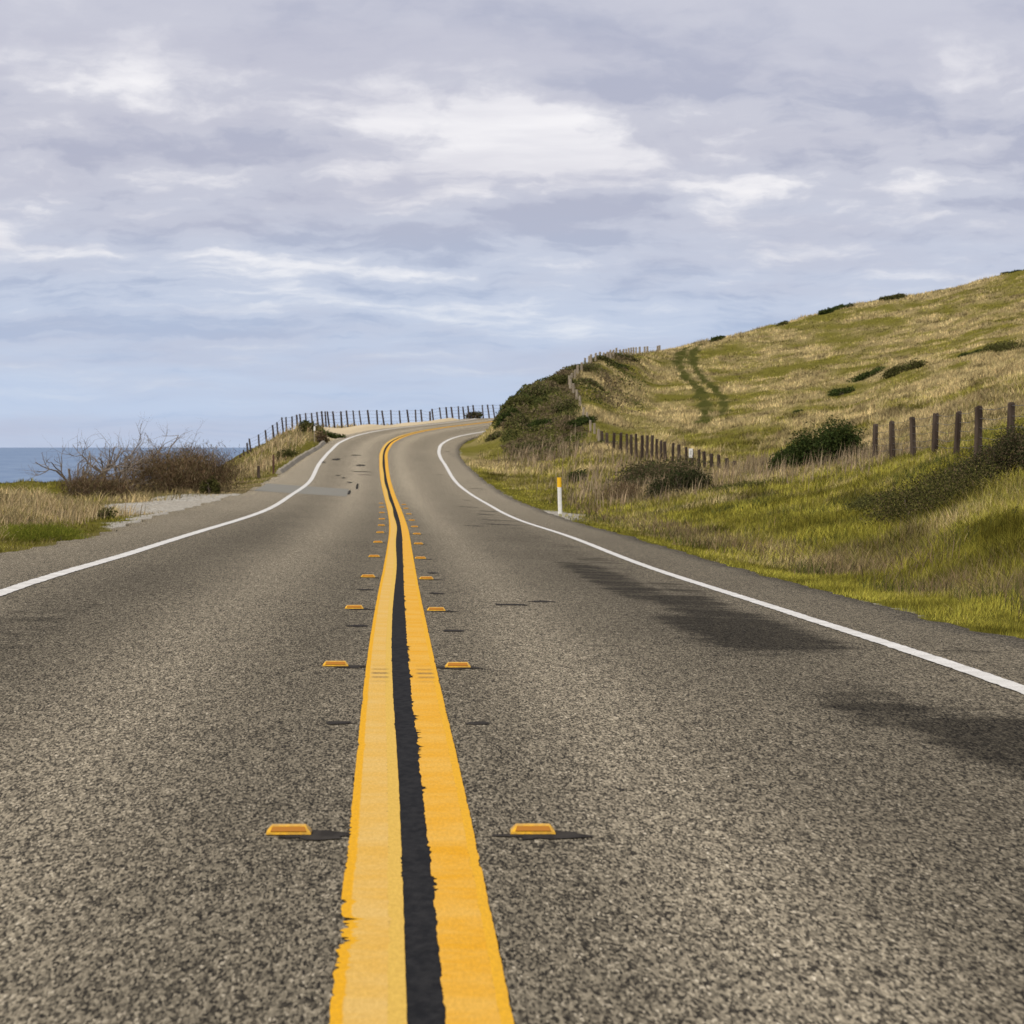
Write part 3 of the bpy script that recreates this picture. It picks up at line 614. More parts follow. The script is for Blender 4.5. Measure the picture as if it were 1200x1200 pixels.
# ------------------------------------------------------------------ grass
def blades(name, X, Y, Z, h, wd, col, lean=.35, seg=2):
    N = len(X); a = rng.random(N)*2*math.pi; ca, sa = np.cos(a), np.sin(a)
    la = rng.random(N)*2*math.pi; ll = np.abs(rng.normal(0, lean, N))*h; lx, ly = np.cos(la)*ll+.10*h, np.sin(la)*ll
    B = np.stack([X, Y, Z-.03], -1); Wv = np.stack([ca*wd/2, sa*wd/2, 0*wd], -1)
    mid = B+np.stack([lx*.35, ly*.35, h*.55], -1); tip = B+np.stack([lx, ly, h], -1)
    if seg == 2:
        V = np.stack([B-Wv, B+Wv, mid+.75*Wv, mid-.75*Wv, tip], 1).reshape(-1, 3)
        k0 = np.arange(N)[:, None]*5
        polys = [np.array([[0, 1, 2, 3]])+k0, np.array([[3, 2, 4]])+k0]; rep = 5
    else:
        V = np.stack([B-Wv, B+Wv, tip], 1).reshape(-1, 3); k0 = np.arange(N)[:, None]*3; polys = [np.array([[0, 1, 2]])+k0]; rep = 3
    C = np.repeat(np.clip(col, 0, 1), rep, 0)
    return mesh_np(name, V, polys, col=C)
grass_m = attr_mat('grass_blades', trans=.25, up=.5)
def scatter(n, u0, u1, Y0, Y1, accept, hfun, wpx, name, label, seg=2, lean=.35, tint=None, bright=1.0, clump=0):
    u = rng.uniform(u0, u1, n); Y = np.exp(rng.uniform(math.log(Y0), math.log(Y1), n)); X = (u-600)/F*Y
    if clump:
        rep = clump; X = np.repeat(X, rep); Y = np.repeat(Y, rep)
        X = X+rng.normal(0, .10, len(X))*np.sqrt(Y/40); Y = Y+rng.normal(0, .18, len(Y))*np.sqrt(Y/40)
    t, d = road_coord(X, Y); over = np.where(d < 0, -d-edgeL(t), d-edgeR(t))
    dry, g, scr, trk = zones(X, Y, t, d)
    pr = accept(X, Y, t, d, over, dry, g, scr, trk)
    kp = (rng.random(len(X)) < pr) & (over > .03)
    X, Y, t, d, over, dry, g, scr, trk = [v[kp] for v in (X, Y, t, d, over, dry, g, scr, trk)]
    N = len(X); hill = sm(Y, 140, 185)*(d > 0)
    isd = np.clip(dry+rng.normal(0, .17, N), 0, 1); isd = sm(isd, .2, .8)
    c = zone_color(isd, scr*.8, trk, hill)
    sp = fbm(X*1.1+60, Y*.55+11, 3); sp2 = fbm(X*.28+20, Y*.16+70, 3)
    c = c*np.clip(1+2.2*(sp-.5)+.8*(sp2-.5)*(d > 0), .38, 1.6)[:, None]; c = c*np.where((d < 0) & (isd < .4), .72, 1)[:, None]
    if tint is not None: c = tint(c, X, Y, t, d, over, isd)
    c = c*(rng.uniform(.45, 1.45, N)*bright)[:, None]; c[:, 0] *= rng.uniform(.93, 1.07, N)
    h = hfun(X, Y, t, d, over, dry, g, scr, trk)*rng.uniform(.55, 1.25, N)
    wd = np.maximum(.005, Y/3243*wpx)*rng.uniform(.6, 1.3, N)
    o = link(name, blades(name, X, Y, ground_z(X, Y), h, wd, c, lean, seg), grass_m)
    tag(o, label, kind='stuff'); return o
def acc_bank(X, Y, t, d, over, dry, g, scr, trk): return (d > 0)*(1-g*.95)*sm(over, .0, .4)
def h_bank(X, Y, t, d, over, dry, g, scr, trk):
    return (.075+.11*sm(over, .8, 2.6)+.06*dry)*(.2+fbm(X*1.1, Y*.8, 3)*1.7)+.16*sm(Y, 95, 130)*dry
scatter(400000, 545, 1330, 20, 190, acc_bank, h_bank, .85, 'grass', 'yellow green grass covering the right hand bank', lean=.65)
scatter(120000, 1330, 2600, 9, 120, acc_bank, h_bank, 1.3, 'grass', 'yellow green grass farther along the right hand bank', lean=.65)
def acc_hill(X, Y, t, d, over, dry, g, scr, trk): return (d > 0)*(1-g)*np.where(trk > .4, .5, 1)*np.where(scr > .5, .55, 1)
def h_hill(X, Y, t, d, over, dry, g, scr, trk): return (.12+.17*dry)*(.3+fbm(X*.5, Y*.3, 3)*1.4)*(1-.6*trk)
scatter(260000, 560, 1330, 150, 375, acc_hill, h_hill, .95, 'grass', 'mixed dry and green pasture grass on the hill', seg=1, lean=.8)
def acc_left(X, Y, t, d, over, dry, g, scr, trk): return (d < 0)*(1-g*1.0)*sm(over, 0, .35)
def h_left(X, Y, t, d, over, dry, g, scr, trk): return (.08+.22*dry*sm(over, .5, 2.6))*(.15+fbm(X*.9, Y*.5, 3)*1.7)+.12*sm(t, 140, 160)*dry*(Y < 215)
scatter(190000, -130, 600, 26, 265, acc_left, h_left, .85, 'grass', 'dry straw grass and green tufts on the left verge', lean=.85)
scatter(70000, -900, -130, 14, 130, acc_left, h_left, 1.3, 'grass', 'dry straw grass farther along the left verge', lean=.85)
# tall reedy dry weeds in the hollow below the cut and along the fence
def weeds_area(X, Y):
    u = X/Y*F+600
    def blob(uc, Yc, su, sY): return np.exp(-((u-uc)/su)**2-((Y-Yc)/sY)**2)
    return np.clip(1.3*blob(640, 186, 55, 9)+1.2*blob(745, 160, 50, 14)+.9*blob(715, 140, 40, 14)+.9*blob(905, 126, 90, 10)+.5*blob(690, 118, 30, 12)+.6*blob(1000, 112, 60, 8)+.7*blob(770, 128, 45, 12), 0, 1)
def acc_weed(X, Y, t, d, over, dry, g, scr, trk): return (d > 0)*(over > 1.5)*weeds_area(X, Y)*sm(fbm(X*.7, Y*.4, 3), .3, .6)
def tint_weed(c, X, Y, t, d, over, isd):
    f = rng.random(len(X))[:, None]; return np.array([.33, .255, .155])*(1-f)+np.array([.20, .145, .095])*f
scatter(9000, 570, 1100, 90, 215, acc_weed, lambda X, Y, *a: .75+0*X, .75, 'dry_weeds', 'tall straw brown weeds in the roadside hollow', lean=.22, tint=tint_weed, clump=4)
def acc_bw(X, Y, t, d, over, dry, g, scr, trk):
    return (d > 0)*sm(over, .6, 1.3)*np.clip(sm(fbm(X*.9+13, Y*.4+77, 4), .54, .66)+1.0*np.exp(-((over-1.8)/.65)**2)*sm(fbm(X*.6, Y*.3+7, 3), .34, .55), 0, 1)
def tint_bw(c, X, Y, t, d, over, isd):
    f = rng.random(len(X))[:, None]; h_ = (rng.random(len(X)) < np.exp(-((over-1.9)/.8)**2))[:, None]
    return np.where(h_, np.array([.12, .085, .048])*(1-f)+np.array([.25, .185, .10])*f, np.array([.055, .065, .018])*(1-f)+np.array([.12, .12, .03])*f)
scatter(17000, 640, 1330, 22, 120, acc_bw, lambda X, Y, *a: .27+0*X, .8, 'bank_weeds', 'coarse dark weeds and brown stalks scattered over the right bank', lean=.6, tint=tint_bw, clump=6)
def left_weeds(X, Y):
    u = X/Y*F+600
    def blob(uc, Yc, su, sY): return np.exp(-((u-uc)/su)**2-((Y-Yc)/sY)**2)
    return np.clip(1.1*blob(40, 66, 110, 13)+.9*blob(315, 190, 35, 22)+1.0*blob(345, 214, 30, 10)+.7*blob(300, 165, 25, 10)+.5*blob(150, 80, 40, 8), 0, 1)
def acc_lw(X, Y, t, d, over, dry, g, scr, trk): return (d < 0)*(over > .9)*(1-g)*left_weeds(X, Y)
def tint_lw(c, X, Y, t, d, over, isd):
    f = rng.random(len(X))[:, None]; return np.array([.46, .355, .20])*(1-f)+np.array([.33, .235, .12])*f
scatter(9000, -120, 420, 45, 228, acc_lw, lambda X, Y, *a: np.interp(Y, [50, 90, 200], [.26, .38, .6])+0*X, .65, 'dry_weeds', 'tall pale straw grass on the left verge and bank', lean=.5, tint=tint_lw, clump=4)

# ------------------------------------------------------------------ shrubs
leaf_m = attr_mat('shrub_leaves', trans=.2, up=.15)
twig_m = attr_mat('shrub_twigs')
def foliage(c, dims, n, leaf, pal, lumps=9, flat=.0, seed=0, twiggy=0.0):
    """many small leaf faces in lumpy clusters; c = base centre in world, dims = half width x, half depth y, height"""
    r = np.random.default_rng(seed); L = []
    for i in range(lumps):
        a = r.random()*2*math.pi; q_ = math.sqrt(r.random())*.68; hgt = r.uniform(.3, .62)*(1-.45*q_)
        L.append((math.cos(a)*q_*dims[0], math.sin(a)*q_*dims[1], hgt*dims[2], r.uniform(.32, .55)))
    k_ = r.integers(0, lumps, n); L = np.array(L)[k_]
    v = r.normal(size=(n, 3)); v /= np.linalg.norm(v, axis=1)[:, None]; rad = r.random(n)**.45*(1+.25*r.normal(size=n)*.6)
    p = L[:, :3]+v*(L[:, 3]*rad)[:, None]*np.array([dims[0], dims[1], dims[2]*.95])
    p[:, 2] = np.abs(p[:, 2])
    gx = c[0]+p[:, 0]; gy = c[1]+p[:, 1]; gz = ground_z(gx, gy)
    p = np.stack([gx, gy, gz+p[:, 2]], -1)
    A1 = r.normal(size=(n, 3)); A1 /= np.linalg.norm(A1, axis=1)[:, None]; A2 = np.cross(A1, r.normal(size=(n, 3))); A2 /= np.linalg.norm(A2, axis=1)[:, None]
    s = (leaf*r.uniform(.5, 1.3, n))[:, None]
    if twiggy: A1[:, 2] = np.abs(A1[:, 2])+.5; A1 /= np.linalg.norm(A1, axis=1)[:, None]; q4 = [p-.12*s*A2, p+.12*s*A2, p+A1*2.2*s*twiggy+.06*s*A2, p+A1*2.2*s*twiggy-.06*s*A2]
    else: q4 = [p-A1*s*.9, p+A2*s*.42, p+A1*s*.9, p-A2*s*.42]
    V = np.stack(q4, 1).reshape(-1, 3)
    f = r.random(n)[:, None]; hue = r.integers(0, len(pal), n); colr = np.array(pal)[hue]*(.65+.7*f)
    cl = r.uniform(.75, 1.25, lumps)[k_]; colr = colr*cl[:, None]
    return V, np.repeat(colr, 4, 0)
def branch_mesh(mb, p, d, length, rad, depth, r, spread=.7, up=.1):
    pts = [np.array(p)]; dd = np.array(d, float); rads = [rad]; nseg = 3
    for i in range(nseg):
        dd = dd+r.normal(size=3)*.22+np.array([0, 0, up]); dd /= np.linalg.norm(dd)
        pts.append(pts[-1]+dd*length/nseg); rads.append(rad*(1-.45*(i+1)/nseg))
    mb.tube(pts, rads, 4)
    if depth > 0:
        for k_ in range(r.integers(2, 4)):
            i = r.integers(1, nseg+1); nd = dd+r.normal(size=3)*spread; nd /= np.linalg.norm(nd)
            branch_mesh(mb, pts[i], nd, length*r.uniform(.55, .8), rads[i]*.72, depth-1, r, spread, up)
def twigs(mb_color, c, dims, nst, seed, depth=2, rad=.03, up=.1, scale=.55):
    r = np.random.default_rng(seed); mb = MB()
    for i in range(nst):
        a = r.random()*2*math.pi; q_ = r.random()*.6
        x, y = c[0]+math.cos(a)*q_*dims[0], c[1]+math.sin(a)*q_*dims[1]; z = float(ground_z(x, y))-.05
        mb.tube([(c[0], c[1], c[2]-.12), ((c[0]+x)/2, (c[1]+y)/2, (c[2]+z)/2-.05), (x, y, z)], [rad]*3, 4); branch_mesh(mb, (x, y, z), (math.cos(a)*.5*q_, math.sin(a)*.5*q_, 1), dims[2]*scale, rad, depth, r, up=up)
    me = mb.mesh('branches'); nvt = len(me.vertices)
    at = me.attributes.new('col', 'FLOAT_COLOR', 'POINT'); C = np.ones((nvt, 4), np.float32); C[:, :3] = np.array(mb_color)*np.random.default_rng(seed).uniform(.75, 1.2, nvt)[:, None]
    at.data.foreach_set('color', C.ravel()); me.materials.append(twig_m)
    return me
def place(o, parent): o.parent = parent; o.matrix_parent_inverse.identity(); o.location = -parent.location
GREEN = [(.040, .056, .016), (.060, .072, .020), (.030, .044, .014)]
OLIVE = [(.070, .072, .022), (.095, .092, .030), (.055, .052, .020)]
BROWN = [(.110, .068, .038), (.175, .118, .068), (.075, .046, .028), (.09, .078, .034), (.20, .15, .09)]
BRAMB = [(.075, .060, .032), (.050, .050, .022), (.11, .082, .05), (.035, .045, .016)]
HEATH = [(.095, .098, .032), (.065, .072, .024), (.14, .128, .05), (.11, .085, .05)]
def shrub(name, label, cat, u, Y, wpx, hpx, n, pal, depth=None, leafpx=2.0, lumps=9, seed=1, group=None, bare=0, barecol=(.16, .125, .10), twiggy=0.0, stems=4):
    X = (u-600)/F*Y; hw_ = wpx/2/F*Y; hh = hpx/F*Y; dp = depth if depth else hw_*.8
    c = np.array([X, Y, float(ground_z(X, Y))]); root = empty(name, c)
    V, C = foliage(c, (hw_, dp, hh), n, Y/3243*leafpx, pal, lumps, seed=seed, twiggy=twiggy)
    me = mesh_np('foliage', V-c, np.arange(len(V)).reshape(-1, 4), col=C); link('foliage', me, leaf_m, root)
    bm = twigs(barecol, c, (hw_*.8, dp*.8, hh), stems, seed+5, 2, max(.012, Y/3243*.35), scale=.42); o = link('branches', bm, None, root); o.location = -c
    tag(root, label, cat, group); return root
def bare_shrub(label, u, Y, wpx, hpx, seed, nst=4, col=(.21, .175, .145)):
    X = (u-600)/F*Y; hw_ = wpx/2/F*Y; hh = hpx/F*Y; c = np.array([X, Y, float(ground_z(X, Y))])
    root = empty('bare_shrub', c)
    r = np.random.default_rng(seed); mb = MB()
    for i in range(nst):
        a = r.random()*2*math.pi; x, y = c[0]+math.cos(a)*hw_*.3, c[1]+math.sin(a)*hw_*.3
        z = float(ground_z(x, y))-.05; mb.tube([(c[0], c[1], c[2]-.12), (x, y, z)], [.05, .05], 4); branch_mesh(mb, (x, y, z), (r.normal()*.6, r.normal()*.4, 1), hh*.62, .062, 4, r, .8, .10)
    me = mb.mesh('branches'); C = np.ones((len(me.vertices), 4), np.float32); C[:, :3] = np.array(col)*r.uniform(.7, 1.25, len(me.vertices))[:, None]
    at = me.attributes.new('col', 'FLOAT_COLOR', 'POINT'); at.data.foreach_set('color', C.ravel()); me.materials.append(twig_m)
    o = link('branches', me, None, root); o.location = -c
    tag(root, label, 'shrub', 'leafless shrubs by the sea view'); return root

def heath_cover():
    n = 90000; u = rng.uniform(566, 760, n); Y = rng.uniform(183, 285, n); X = (u-600)/F*Y
    t, d = road_coord(X, Y); over = d-edgeR(t); dry, g, scr, trk = zones(X, Y, t, d)
    side = np.exp(-((u-705)/34)**2)*sm(Y, 205, 225)*(1-sm(Y, 262, 278))*.75           # scrub spilling round the climbing fence
    lump = fbm(X*1.1+3, Y*.5+8, 4); kp = (d > 0) & (over > .5) & (rng.random(n) < np.clip(np.maximum(scr, side*sm(lump, .42, .58))*sm(lump, .22, .40), 0, 1))
    X, Y, u, lump, over = X[kp], Y[kp], u[kp], lump[kp], over[kp]; m = len(X)
    fenceclear = sm(seg_dist(X, Y, plan([(702,193),(688,203),(676,212),(667,220),(677,229),(692,240),(712,252)])), .3, 1.6)*.85+.15
    z = ground_z(X, Y)+rng.random(m)**.6*np.clip(lump-.25, 0, 1)*1.0*sm(over, .3, 2)*fenceclear
    p = np.stack([X, Y, z], -1); A1 = rng.normal(size=(m, 3)); A1 /= np.linalg.norm(A1, axis=1)[:, None]; A2 = np.cross(A1, rng.normal(size=(m, 3))); A2 /= np.linalg.norm(A2, axis=1)[:, None]
    s_ = (.085*rng.uniform(.6, 1.4, m))[:, None]
    V = np.stack([p-A1*s_, p+A2*s_*.5, p+A1*s_, p-A2*s_*.5], 1).reshape(-1, 3)
    kind = fbm(X*.55+70, Y*.25+5, 3); pal = np.array([(.050, .058, .018), (.085, .088, .026), (.135, .128, .042), (.160, .125, .072), (.115, .088, .050)])
    ci = np.clip((kind-.27)/.36*5+rng.normal(0, .8, m), 0, 4.99).astype(int); C = pal[ci]*rng.uniform(.7, 1.35, m)[:, None]
    tag(link('scrub', mesh_np('scrub', V, np.arange(4*m).reshape(-1, 4), col=np.repeat(C, 4, 0)), leaf_m), 'low dark heath covering the steep road cut', kind='stuff')
heath_cover()
# left verge
shrub('brown_shrub', 'large brown twiggy shrub beside the gravel pull-out', 'shrub', 206, 112, 168, 64, 40000, BROWN, leafpx=1.5, lumps=20, seed=3, twiggy=1.0, stems=14)
shrub('brown_shrub', 'smaller brown twiggy shrub at the seaward end of the larger one', 'shrub', 112, 104, 100, 42, 14000, BROWN, leafpx=1.5, lumps=11, seed=9, twiggy=1.0, stems=8)
shrub('green_shrub', 'small olive green plant at the right foot of the brown shrub', 'shrub', 247, 108, 26, 24, 1600, OLIVE, leafpx=1.5, lumps=5, seed=12)
bare_shrub('leafless grey shrub farthest left against the sea', 92, 108, 46, 66, 4, 5)
bare_shrub('leafless grey shrub with crooked limbs behind the smaller brown shrub', 128, 110, 50, 74, 16, 5)
bare_shrub('leafless shrub rising from the middle of the brown shrub', 158, 113, 46, 68, 8, 4)
bare_shrub('tallest leafless shrub rising above the brown shrub', 196, 114, 56, 74, 21, 6)
shrub('green_shrub', 'dark green weed clump at the edge of the gravel pull-out', 'weed clump', 122, 66, 34, 17, 1100, OLIVE, leafpx=1.5, lumps=5, seed=31)
shrub('green_shrub', 'low green tussock nearest the left edge of the photo', 'weed clump', 55, 46.5, 130, 22, 16000, [(.15, .165, .022), (.11, .135, .018), (.18, .175, .03)], depth=1.3, leafpx=1.6, lumps=14, seed=33, twiggy=.7)
shrub('green_shrub', 'round green bush below the cliff fence on the left bank', 'shrub', 360, 216, 34, 14, 1300, OLIVE, leafpx=1.2, seed=41)
shrub('brown_shrub', 'small brown bush at the end of the asphalt kerb', 'shrub', 376, 207, 20, 15, 900, BROWN, leafpx=1.2, seed=42)
shrub('green_shrub', 'low dark green bush on the edge of the tan shoulder', 'shrub', 392, 214, 36, 8, 900, GREEN, leafpx=1.2, seed=43)
shrub('green_shrub', 'low green bush behind the brown stake', 'shrub', 333, 182, 40, 13, 1100, OLIVE, leafpx=1.2, seed=44)
shrub('green_shrub', 'dark bush against the cliff fence next to the hill', 'shrub', 558, 258, 27, 11, 900, BRAMB, leafpx=1.2, seed=45)
shrub('green_shrub', 'small dark bush at the cliff fence above the kerb end', 'shrub', 357, 227, 16, 12, 500, GREEN, leafpx=1.2, seed=46)
# right bank and fence line
shrub('green_shrub', 'dense dark green bush standing by the fence line', 'bush', 966, 118, 100, 60, 20000, GREEN, leafpx=1.6, lumps=16, seed=51)
shrub('green_shrub', 'smaller dark green bush on the left flank of the dense one', 'bush', 924, 122, 44, 34, 4500, GREEN, leafpx=1.7, lumps=7, seed=52)
shrub('bramble', 'dark bramble thicket hiding the fence at the right photo edge', 'bramble', 1160, 59, 110, 74, 24000, BRAMB, leafpx=1.4, lumps=18, seed=53, stems=9)
shrub('bramble', 'low spreading olive scrub on the bank below the fence posts', 'scrub', 1085, 60, 175, 58, 30000, [(.045, .048, .015), (.085, .082, .025), (.13, .12, .035), (.035, .036, .014), (.10, .075, .04)], leafpx=1.4, lumps=26, seed=54, depth=4)
shrub('bramble', 'thin trailing scrub at the lower left of the olive scrub', 'scrub', 1025, 70, 70, 22, 3500, OLIVE, leafpx=1.6, lumps=8, seed=55, depth=2.5)
shrub('bramble', 'bramble with bare stems right of the last near post', 'bramble', 1215, 58, 60, 62, 6000, BRAMB, leafpx=1.7, lumps=8, seed=56, stems=9)
shrub('bramble', 'wide dark bramble thicket in the hollow below the signed post', 'bramble', 768, 138, 120, 38, 15000, BRAMB, leafpx=1.4, lumps=20, seed=57, depth=6, stems=10)
shrub('bramble', 'darkest bramble at the foot of the green bank', 'bramble', 795, 118, 80, 36, 9000, [(.025, .032, .012), (.045, .04, .02)], leafpx=1.5, lumps=8, seed=58, depth=3)
shrub('bramble', 'brown bramble mound behind the roadside delineator post', 'bramble', 722, 122, 70, 28, 5500, BROWN, leafpx=1.5, lumps=9, seed=59, depth=4, twiggy=.9)
shrub('green_shrub', 'small dark green bush in the grass hollow beyond the delineator', 'bush', 678, 152, 28, 18, 1600, GREEN, leafpx=1.4, lumps=5, seed=60)
shrub('green_shrub', 'dark weed clump along the crest of the green bank', 'weed clump', 868, 108, 70, 10, 1800, OLIVE, leafpx=1.4, lumps=8, seed=61, depth=2)
shrub('green_shrub', 'small dark shrub low on the near green bank', 'weed clump', 1124, 47, 12, 18, 500, OLIVE, leafpx=1.5, lumps=4, seed=62)
shrub('green_shrub', 'small dark shrub low on the bank at the photo edge', 'weed clump', 1191, 45, 10, 20, 500, BRAMB, leafpx=1.5, lumps=4, seed=63)
# scrub on the road cut at the bend
cut = [(584,210.5,16,10,'leftmost scrub bush, on the steep edge beside the bend'),(592,208,30,22,'dark scrub bush low on the cut face by the road'),(606,212,40,17,'heathy scrub on the skyline of the cut, nearest the road'),
 (612,206,40,22,'large dark green scrub bush in the middle of the cut face'),(632,216,46,17,'scrub mound on the skyline below the hill fence bend'),(638,205,40,20,'scrub bush low in the centre of the cut above the weeds'),
 (655,221,46,17,'skyline scrub left of the fence bend'),(660,209,40,20,'scrub bush left of the fence line on the cut'),(678,233,44,15,'scrub around the climbing fence near the skyline'),
 (684,203,40,17,'dark scrub right of the weeds at the fence foot'),(700,245,44,14,'scrub on the skyline just left of the fence top'),(690,224,36,13,'dark oval scrub patch right of the climbing fence'),
 (725,258,44,12,'scrub just below the ridge fence posts'),(712,248,50,10,'low scrub trailing down from the ridge fence'),(706,190,36,17,'round dark bush where the fence meets the hollow'),(620,199,44,18,'dark shrub at the foot of the cut face'),
 (578,205,16,12,'small brown plant at the toe of the cut')]
for i, (u, Y, w_, h_, lab) in enumerate(cut):
    shrub('scrub_bush', lab, 'scrub', u, Y, w_*1.2, h_*.6, int(1000+w_*30), [HEATH, GREEN, OLIVE, HEATH][i % 4], leafpx=1.35, lumps=9, seed=100+i, group='scrub bushes on the road cut')
# bushes out on the hill and on its ridge
def slope_distance(u, y, Y0=175, Y1=345):
    Yq = np.linspace(Y0, Y1, 400); zq = ground_z((u-600)/F*Yq, Yq); return float(Yq[np.argmin(np.abs(HZ-(zq-EYE)/Yq*F-y))])
for i, (u, Y, w_, h_, lab) in enumerate([(1056,slope_distance(1056,437),66,14,'long dark bush in the middle of the hill'),(1012,slope_distance(1012,445),50,9,'low dark bush trailing left of the long hill bush'),(985,slope_distance(985,463),38,8,'small low bush on the hill below the long one'),
    (1172,slope_distance(1172,412),80,13,'dark bush on the hill at the right photo edge'),(1138,slope_distance(1138,417),28,6,'small bush left of the one at the photo edge'),(937,slope_distance(937,484),14,4,'tiny bush low on the dry slope'),
    (1048,340,40,7,'dark bush on the ridge skyline, widest of the ridge bushes'),(984,333,36,6,'flat bush on the ridge skyline left of the widest'),(966,328,22,6,'bush just below the ridge, second from the left slope'),
    (915,321,20,5,'small bush on the ridge skyline'),(838,306,26,6,'bush on the ridge skyline by the top of the track'),(1186,350,30,4,'flat bush on the ridge skyline at the photo edge')]):
    shrub('hill_bush', lab, 'bush', u, Y, w_, h_, int(700+w_*25), GREEN if i % 3 else OLIVE, leafpx=1.3, lumps=8, seed=200+i, group='bushes on the hill')

# ------------------------------------------------------------------ fences
wood = pmat('weathered_wood', (.036, .026, .020), .95, .05, (6, (.085, .064, .050), (1, 1, .15)), .6)
wood_pale = pmat('pale_weathered_wood', (.20, .16, .115), .9, .05, (6, (.34, .29, .22), (1, 1, .15)), .6)
wood_dark = pmat('dark_wood', (.035, .026, .024), .9, .15, (6, (.07, .053, .045), (1, 1, .15)), .6)
wire_m = pmat('fence_wire', (.10, .085, .07), .5, .3, metal=.4)
def fence(label, posts, width, mat, wires, name='fence', wr=.006):
    """posts: (X, Y, top z, lean, kind); base taken from the ground"""
    p0 = posts[0]; c = np.array([p0[0], p0[1], float(ground_z(p0[0], p0[1]))]); root = empty(name, c)
    tops = []; r = random.Random(len(posts))
    for (x, y, zt, lx) in posts:
        zb = min(float(ground_z(x, y))-.25, zt-.5); mb = MB(); a = width/2*r.uniform(.85, 1.15); n_ = 5; rings = []
        for f_ in (0, .5, .98, 1.0):
            s_ = a*(1.06-.1*f_)*(1 if f_ < 1 else .75)
            rings.append([(x+lx*f_*(zt-zb)+s_*math.cos(2*math.pi*(i+.5)/n_)*1.08+r.uniform(-.04, .04)*a, y+s_*math.sin(2*math.pi*(i+.5)/n_)*1.08, zb+(zt-zb)*f_+(r.uniform(-.02, .02) if f_ == 1 else 0)) for i in range(n_)])
        vs = [q_ for rg in rings for q_ in rg]; fs = [(j*n_+i, j*n_+(i+1) % n_, (j+1)*n_+(i+1) % n_, (j+1)*n_+i) for j in range(3) for i in range(n_)]+[tuple(range(3*n_, 4*n_))]
        mb.add([(v[0]-c[0], v[1]-c[1], v[2]-c[2]) for v in vs], fs)
        mb.build('post', mat, root); tops.append(np.array([x+lx*(zt-zb), y, zt])-c)
    for h_ in wires:
        mb = MB()
        for a, b_ in zip(tops[:-1], tops[1:]):
            if np.linalg.norm(a-b_) > 14: continue
            pa = a-[0, 0, h_]; pb = b_-[0, 0, h_]; mid = (pa+pb)/2-[0, 0, .02*np.linalg.norm(pa-pb)*.4]
            mb.tube([pa, mid, pb], [wr]*3, 4)
        mb.build('wire', wire_m, root)
    tag(root, label, 'fence'); return root
def fp(u, ytop, Y, lean=0.0): p = P(u, ytop, Y); return (p[0], Y, p[2], lean)
Yc = pchip([280, 313, 340, 380, 433, 480, 531, 581], [235, 231, 229, 228, 236, 244, 254, 263])
cl = [(281.6,533),(286,527),(290.7,519),(294.7,514),(304,509),(313,504),(321.7,498),(326.3,494.7),(332.7,489),(336,488.7),(343,488),(349,486),(354,485),(360,484),(366.7,484),(373.7,482.7),(379,482),(382.7,482),(386.7,482),(393,482),(401,482),(408.4,481),(416,481),(424,481),
      (433.5,480.3),(443,480.5),(451,481),(459,480.5),(469.7,481),(479.6,480),(487.8,480),(495,480),(504.4,482),(508.3,479),(517.4,477.4),(524.5,477),(531.3,476.7),(538.4,476),(544.7,476.6),(550.4,475.6),(556.5,474.6),(567,474.6),(574.2,474),(580.6,474),(588,474),(596,474)]
fence('long cliff-top fence of dark leaning posts around the outside of the bend', [fp(u, y, float(Yc(u)), -random.uniform(.03, .16)) for u, y in cl], .125, wood_dark, (.06, .3, .55, .8), wr=.007)
nf = [(1225,464,61),(1183.5,472,68),(1146,476,75),(1120,482,82),(1094.6,483.8,90),(1070.7,488.5,97),(1046,493.6,104),(1025,496.8,111)]
fence('near fence of thick dark square posts and wire above the green bank', [fp(u, y, Y, random.uniform(-.06, .06)) for u, y, Y in nf], .165, wood, (.06, .28, .5, .72, .9), wr=.006)
mf = [(862,540,146),(852,536.6,148),(843,533,150),(834.6,531.8,152),(826.3,529,154),(818.8,526.8,155),(812,525.7,156),(804.7,524,158),(796,521,160),(788,519,164),(780,517.5,166),(775,516,168),(769.5,514,169),(763.5,510,171),(758,510,172),(752,510,174),(746,508.5,176),(740,509,178),(735,508,179),(727,507,182),(719,507,185),(712,507,187),(706,505,190)]
fence('middle fence of close set weathered stakes crossing the hollow', [fp(u, y, Y, random.uniform(-.04, .04)) for u, y, Y in mf], .16, wood, (.1, .5))
hf = [(702,503,193),(697,499,197),(692,494,200),(688,488,203),(684,482,206),(680,475,209),(676,470,212),(672,464,215),(668.5,459,218),(667,454,220),(670,448,222),(674,438,226),(677,434,229),(681.7,430,232),(686,427,235),(690,424,238),(692.5,419.5,240),(698,420,243),(703,418,246),(707.7,415,249),(712,413,252),(715.8,410,254),(719,410,256),(722.8,407.5,258),(727,409.5,261),(731,410,264),(734,409.7,266),(737,410,268),(740,409,270),(742.7,410,273),(745.6,410.5,275),(750,409,278),(755.6,409,281),(759,410,284),(770.5,409.5,292),(773,409,294)]
fence('hill fence of pale stakes climbing from the hollow to the ridge', [(lambda q: (q[0], q[1], max(q[2], float(ground_z(q[0], q[1]))+.66), q[3]))(fp(u, y, Y, random.uniform(-.03, .03))) for u, y, Y in hf], .16, wood_pale, (.1,))

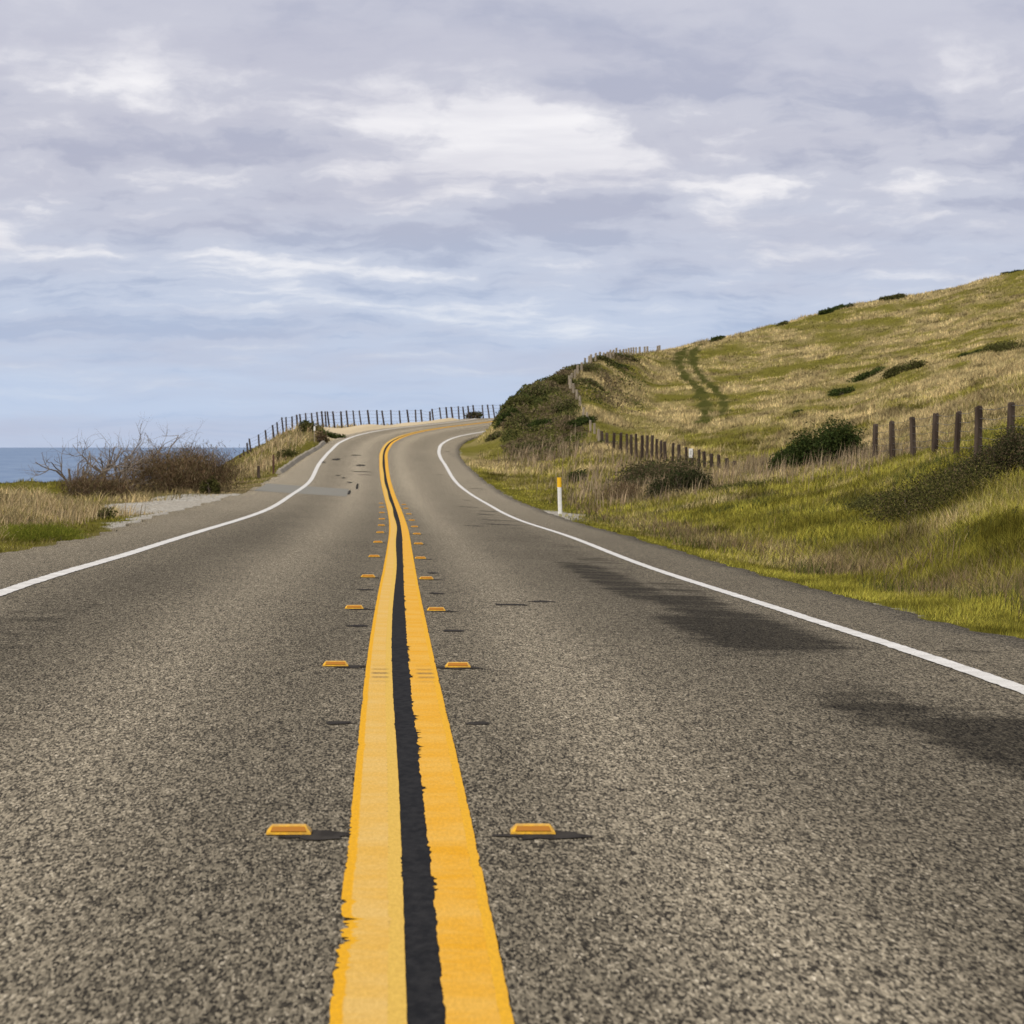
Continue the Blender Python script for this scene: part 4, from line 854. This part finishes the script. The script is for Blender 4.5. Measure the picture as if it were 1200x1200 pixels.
# ------------------------------------------------------------------ small roadside things
white_p = pmat('white_plastic', (.74, .73, .70), .5, .3, (8, (.62, .61, .57), (1, 1, 1)))
yel = pmat('yellow_reflective', (.80, .46, .01), .35, .5); darkp = pmat('dark_lettering', (.06, .06, .06), .7, .2)
p = P(656.5, 600.5, 102); gz = float(ground_z(p[0], p[1])); root = empty('delineator_post', (p[0], p[1], gz))
top = P(655, 559.5, 102)[2]-gz
def paddle(z0, z1, w0, w1, d=.018):
    mb = MB(); rings = []
    for z, w_ in ((z0, w0), (z1, w1)):
        rings.append([(-w_/2-.03*z, .012, z), (-w_/4-.03*z, -.006, z), (w_/4-.03*z, -.006, z), (w_/2-.03*z, .012, z), (w_/2-.03*z, .012+d, z), (w_/4-.03*z, -.006+d, z), (-w_/4-.03*z, -.006+d, z), (-w_/2-.03*z, .012+d, z)])
    mb.prism(*rings); return mb
paddle(-.2, top-.31, .125, .125).build('post', white_p, root); paddle(top-.31, top, .131, .128, .022).build('reflective_band', yel, root)
tag(root, 'white flexible delineator post with yellow top at the right edge', 'marker post')
p = P(809.4, 531, 155.7); root = empty('fence_sign', (p[0], p[1]-.09, p[2])); mb = MB()
mb.prism([(-.095, 0, -.22), (.095, 0, -.22), (.095, 0, .22), (-.095, 0, .22)], [(-.095, -.006, -.22), (.095, -.006, -.22), (.095, -.006, .22), (-.095, -.006, .22)]); mb.build('plate', white_p, root)
mb = MB()
for z0, w_ in ((.10, .07), (.055, .05), (.01, .075), (-.035, .06), (-.08, .045)):
    mb.box((0, -.0085, z0), (w_, .004, .018))
mb.build('lettering', darkp, root)
tag(root, 'small white upright notice nailed to a stake in the hollow', 'sign')
def stake(name, label, u, y0, y1, Y, w_, mat, capmat=None):
    b0 = P(u, y1, Y); gz = float(ground_z(b0[0], b0[1])); z1 = P(u, y0, Y)[2]-gz; root = empty(name, (b0[0], b0[1], gz)); mb = MB()
    zt = z1-(.28 if capmat else 0)
    mb.box((0, 0, (zt-.2)/2), (w_, w_*.7, zt+.2), .95); mb.build('shaft', mat, root)
    if capmat:
        mb = MB(); mb.box((0, 0, zt+.14), (w_*2.0, .03, .28), .9); mb.build('reflector_cap', capmat, root)
    tag(root, label, 'stake'); return root
rust = pmat('rusty_stake', (.060, .030, .024), .85, .2, (10, (.10, .05, .035), (1, 1, .3)))
stake('stake', 'thin rusty brown stake standing on the left verge by the kerb', 320.5, 533, 561, 152, .085, rust)
stake('stake', 'short dark wooden stub left of the rusty stake', 303, 546, 563, 150, .14, wood)
stake('stake', 'thin pale stake with white reflector cap near the cliff fence', 368.5, 499.5, 520, 206, .055, wood_pale, white_p)
